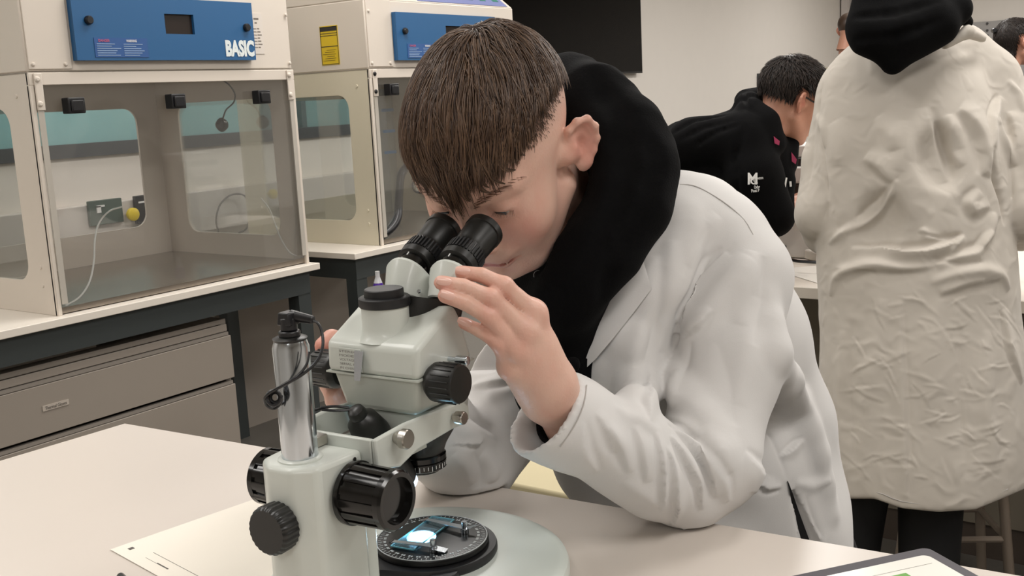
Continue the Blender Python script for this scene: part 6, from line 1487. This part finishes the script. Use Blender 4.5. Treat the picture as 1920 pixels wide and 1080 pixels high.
# ---- two people far behind
def far_person(px, py, d, look, sc, coat, hm, N, maskf, label, seed, goggles=False):
    O = P(px, py, d); t = person('person', (O[0], O[1], 0)); tag(t, label, 'person')
    A, V, wo = place_head(look, (0, 0, 1), O, sc); b = np.array((O[0], O[1], 0))
    side = np.array((-look[1], look[0], 0)); side = side/np.linalg.norm(side)
    sh1 = O+side*.17+np.array((0, 0, -.30)); sh2 = O-side*.17+np.array((0, 0, -.30)); hp = O+np.array((0, 0, -.80)); f1 = b+side*.10+[0, 0, .08]; f2 = b-side*.10+[0, 0, .08]
    el1 = sh1+side*.06+np.array((0, 0, -.28)); el2 = sh2-side*.06+np.array((0, 0, -.28)); lk = np.array((look[0], look[1], 0)); h1 = el1+lk*.2+[0, 0, -.04]; h2 = el2+lk*.2+[0, 0, -.04]
    ch = [([wo((-.03, 0, -.1)), (sh1+sh2)/2+[0, 0, -.03], hp], [.05, .07, .09]), ([sh1, el1, h1], [.036, .032, .022]), ([sh2, el2, h2], [.036, .032, .022]), ([hp+side*.08, f1], [.06, .035]), ([hp-side*.08, f2], [.06, .035])]
    body_core('body', t, ch, *bb([c for a, b_ in ch for c in a], .1), .018, m_skin2, [(V, hcF, hcA)])
    hair_cap(A, O, sc, N, .02, maskf, (.1, 0, -.5), hm, t, seed, lift=.005)
    g = SDF(*bb([sh1, sh2, hp, h1, h2], .16), .014); g.chain([(sh1+sh2)/2+[0, 0, -.04], hp], [.12, .13], .03); g.cone(sh1, sh2, .065, .065, .03); g.chain([sh1, el1, h1], [.06, .052, .04], .02); g.chain([sh2, el2, h2], [.06, .052, .04], .02)
    V, Fq = g.mesh(); rel(link_mesh('top', V, Fq, coat, None), t)
    g = SDF(*bb([hp+side*.1, hp-side*.1, f1, f2], .14), .014); g.chain([hp+side*.08, f1], [.10, .06], .02); g.chain([hp-side*.08, f2], [.10, .06], .02); V, Fq = g.mesh(); rel(link_mesh('trousers', V, Fq, m_trs, None), t)
    shoe(f1, lk, t, m_shoe); shoe(f2, lk, t, m_shoe)
    if goggles:
        gb = MB(); gb.tube([wo((-.115, 0, .075))]+[wo((.0, y, .095)) for y in ()]+[wo((-.075, .07, .075)), wo((-.02, .094, .070)), wo((.04, .088, .072)), wo((.08, .06, .078))], .010, 8); s_ = rel(gb.build('goggle_strap', m_blk, None, smooth=True), t)
        gf = MB(); gf.tube([wo((.072, .075, .083)), wo((.105, .04, .083)), wo((.115, 0, .083)), wo((.105, -.04, .083)), wo((.072, -.075, .083))], .022, 10); rel(gf.build('goggle_lens', mat('goggle', 'a9b4b4', .15), None, smooth=True), t)
    return t
fshort = lambda L: (L[:, 2] > .035+.05*np.clip((L[:, 0])/.08, 0, 1)) & (L[:, 2] > .0)
look3 = np.array([RT[0]*.8+FW[0]*.6, RT[1]*.8+FW[1]*.6, 0]); look3 /= np.linalg.norm(look3)
far_person(1593, 58, 7.3, look3+np.array((0, 0, -.15)), .92, mat('olive_top', '7a7460', .8), m_hair3, 0, lambda L: (L[:, 2] > .062) & (L[:, 0] < .075) | ((L[:, 0] < -.045) & (L[:, 2] > -.01)), 'person with short cropped hair far behind, beside the black hood', 61)
look4 = np.array([RT[0]*.95+FW[0]*.2, RT[1]*.95+FW[1]*.2, 0])
far_person(1903, 84, 5.2, look4, .98, mat('grey_top', '6a6a6e', .8), m_hair2, 2500, lambda L: (L[:, 2] > .03+.05*np.clip((L[:, 0])/.08, 0, 1)) & ((L[:, 2] > .045) | (L[:, 0] < -.03)) | ((L[:, 0] < -.03) & (L[:, 2] > -.06)), 'dark-haired person wearing safety goggles pushed up, at the right edge of the picture', 71, goggles=True)
# ================================================================ next bench and what lies on it
d0_ = PZ(1480, 537, BZ)
bx = d0_[0]
nb = empty('side_bench', (bx, -2.02, 0)); tag(nb, 'white-topped bench behind the standing person and under the leaning person’s elbows', 'bench')
MB().box((0, 0, BZ-.03), (.95, 3.35, BZ)).build('bench_top', m_edge, nb, bevel=.002)
MB().box((.35, .05, 0.10), (.37, 3.3, BZ-.0305)).build('modesty_panel', mat('panel_olive', '7a7264', .6), nb)
MB().box((.36, .05, 0), (.38, 3.3, .0995)).build('plinth', mat('plinth_dark', '4a4038', .6), nb)
for y in (.05, 3.25):
    MB().box((.38, y, 0), (.9, y+.04, BZ-.0305)).build('end_panel', MATS['panel_olive'], nb)
o = MB().box((0, 0, 0), (.03, 2.9, .95)).build('cupboard_back', mat('taupe_back', '6e675a', .7), loc=(3.86, -2.2, 0)); tag(o, 'plain taupe cupboard back low behind the standing person’s legs', 'cupboard')
# sheet on the bench, power rail, adapter, leads
c = [PZ(x, y, BZ+.0006) for x, y in ((1462, 505), (1545, 497), (1545, 535), (1470, 512))]
o = MB().plate(c, .0012, (0, 0, 1)).build('paper_sheet', mat('paper_white', 'eeeae2', .7)); tag(o, 'white sheet of paper on the bench edge just left of the standing person', 'paper')
r0 = PZ(1455, 468, BZ); r1 = PZ(1545, 498, BZ); u = (r1-r0); L_ = np.linalg.norm(u); u /= L_; v = np.array((-u[1], u[0], 0)); 
if v@FW < 0: v = -v
mb = MB(); a_ = r0-u*.08; lo_ = [a_, a_+u*(L_+.08), a_+u*(L_+.08)+v*.14, a_+v*.14]; mb.prism([p_+[0, 0, .001] for p_ in lo_], [p_+[0, 0, .03] for p_ in lo_])
o = mb.build('extension_block', mat('ext_white', 'ded8ce', .4), bevel=.004); tag(o, 'flat white extension block lying on the bench behind the student’s shoulder', 'socket')
def on_bench(px, py, dz=.033): return PZ(px, py, BZ+dz)
q = on_bench(1472, 441)
o = MB().prism([q+RT*a*[1, 1, 0]+v*b for a, b in ((-.03, -.02), (.035, -.02), (.035, .03), (-.03, .03))], [q+RT*a*[1, 1, 0]+v*b+[0, 0, .022] for a, b in ((-.027, -.018), (.032, -.018), (.032, .028), (-.027, .028))]).build('power_adapter', mat('adapter_grey', '2a2c30', .35), bevel=.004); tag(o, 'dark grey power adapter on the bench behind the student’s shoulder', 'adapter')
q1_ = on_bench(1496, 447, .04); q2_ = on_bench(1524, 455, .04)
o = MB().cyl(q1_, q2_, .012, .016, 12).build('mains_plug', m_blk, bevel=.001); tag(o, 'black mains plug lying beside the dark power adapter', 'plug')
def lead(pp, r_, lb, dz=.036): o = MB().tube([on_bench(x, y, dz) for x, y in pp], r_, 8).build('power_lead', m_blk, smooth=True); tag(o, lb, 'cable')
lead([(1462, 437), (1470, 450), (1472, 468), (1466, 480), (1456, 478)], .0042, 'black lead looping down from the dark power adapter'); lead([(1456, 478), (1470, 483), (1492, 489), (1515, 491), (1540, 492)], .0045, 'black lead running along the bench behind towards the standing person', .034); lead([(1464, 437), (1482, 446), (1497, 449)], .0035, 'short black lead joining the adapter and the mains plug', .042)
# instrument seen between the leaning person and the white coat
q = P(1506, 325, 3.25); ib = empty('bench_instrument', (q[0], q[1], BZ)); tag(ib, 'pale instrument with dark bands on the bench, seen between the black hoodie and white coat', 'instrument')
zt = q[2]-BZ
m_in = mat('instrument_white', 'c9c5c0', .4)
MB().box((-.12, -.14, .001), (.12, .14, max(.06, zt-.06))).build('lower_case', m_in, ib, bevel=.01)
MB().box((-.10, -.12, max(.06, zt-.06)+.0005), (.10, .12, zt-.02)).build('dark_band', mat('band_dark', '3a3834', .4), ib, bevel=.004)
MB().box((-.12, -.14, zt-.0195), (.12, .14, zt+.03)).build('upper_case', m_in, ib, bevel=.006)
MB().box((-.11, -.13, zt+.0305), (.11, .13, zt+.055)).build('black_tray', m_blk, ib, bevel=.003)
MB().box((-.10, -.12, zt+.0555), (.10, .12, zt+.09)).build('top_case', m_in, ib, bevel=.003)
# stool
sc0 = np.array((2.70, .585, 0)); st = empty('stool', (sc0[0], sc0[1], 0)); tag(st, 'brown metal-legged stool behind the hem of the standing person’s coat', 'stool')
m_st = mat('stool_leg', '8a7d70', .4, metal=.2)
MB().lathe((0, 0, .60), (0, 0, 1), [(0, .14), (.005, .15), (.03, .15), (.035, .14)], 32).build('seat', mat('stool_seat', '5a4a3c', .5), st, smooth=True)
for k in range(4):
    a = math.radians(45+90*k+30); mb = MB(); mb.cyl((.155*math.cos(a), .155*math.sin(a), .0), (.09*math.cos(a), .09*math.sin(a), .599), .0125, n=12); mb.build('leg', m_st, st, smooth=True)
    b = math.radians(45+90*(k+1)+30); MB().cyl((.133*math.cos(a), .133*math.sin(a), .2), (.133*math.cos(b), .133*math.sin(b), .2), .008, n=8).build('stretcher', m_st, st, smooth=True)
# pale yellow cabinet behind the table, under the student's arm
q = PZ(1010, 905, .78); 
o = MB().box((-.18, -.17, 0), (.18, .17, .78)).build('low_cabinet', mat('pale_yellow', 'c9bd98', .6), loc=(q[0]+.16, q[1]+.06, 0), bevel=.004); tag(o, 'pale yellow low cabinet just behind the table, seen under the student’s forearm', 'cabinet')
# board with pins on the far wall, small dark box on the back wall
pb0 = on(0, XF-.02, 1826, 42); pb1 = on(0, XF-.02, 1960, 40)
nbz = empty('pin_board', (XF-.02, pb0[1], pb0[2])); tag(nbz, 'grey pin board with dark pinned items on the far wall above the white coat', 'board')
MB().box((-.02, pb1[1]-pb0[1]-.6, -.8), (0, .5, .0)).build('panel', mat('board_grey', 'a5a2a0', .8), nbz)
for k, (x, y, r_) in enumerate([(1851, 44, 4), (1880, 41, 4), (1851, 57, 4), (1865, 54, 4), (1836, 56, 4), (1836, 62, 3), (1852, 66, 3), (1900, 47, 4)]):
    c = on(0, XF-.045, x, y); MB().lathe((c[0]-XF+.02, c[1]-pb0[1], c[2]-pb0[2]), (-1, 0, 0), [(0, r_*.0036), (.02, r_*.003)], 8).build('pinned_item', mat('pin_dark', '4a4848', .6), nbz)
q = on(1, WY-.05, 1432, 152); o = MB().box((-.06, 0, -.08), (.06, .0495, .08)).build('wall_box', m_dark, loc=(q[0], WY-.05, q[2])); tag(o, 'small dark box on the back wall behind the leaning person’s hair', 'box')
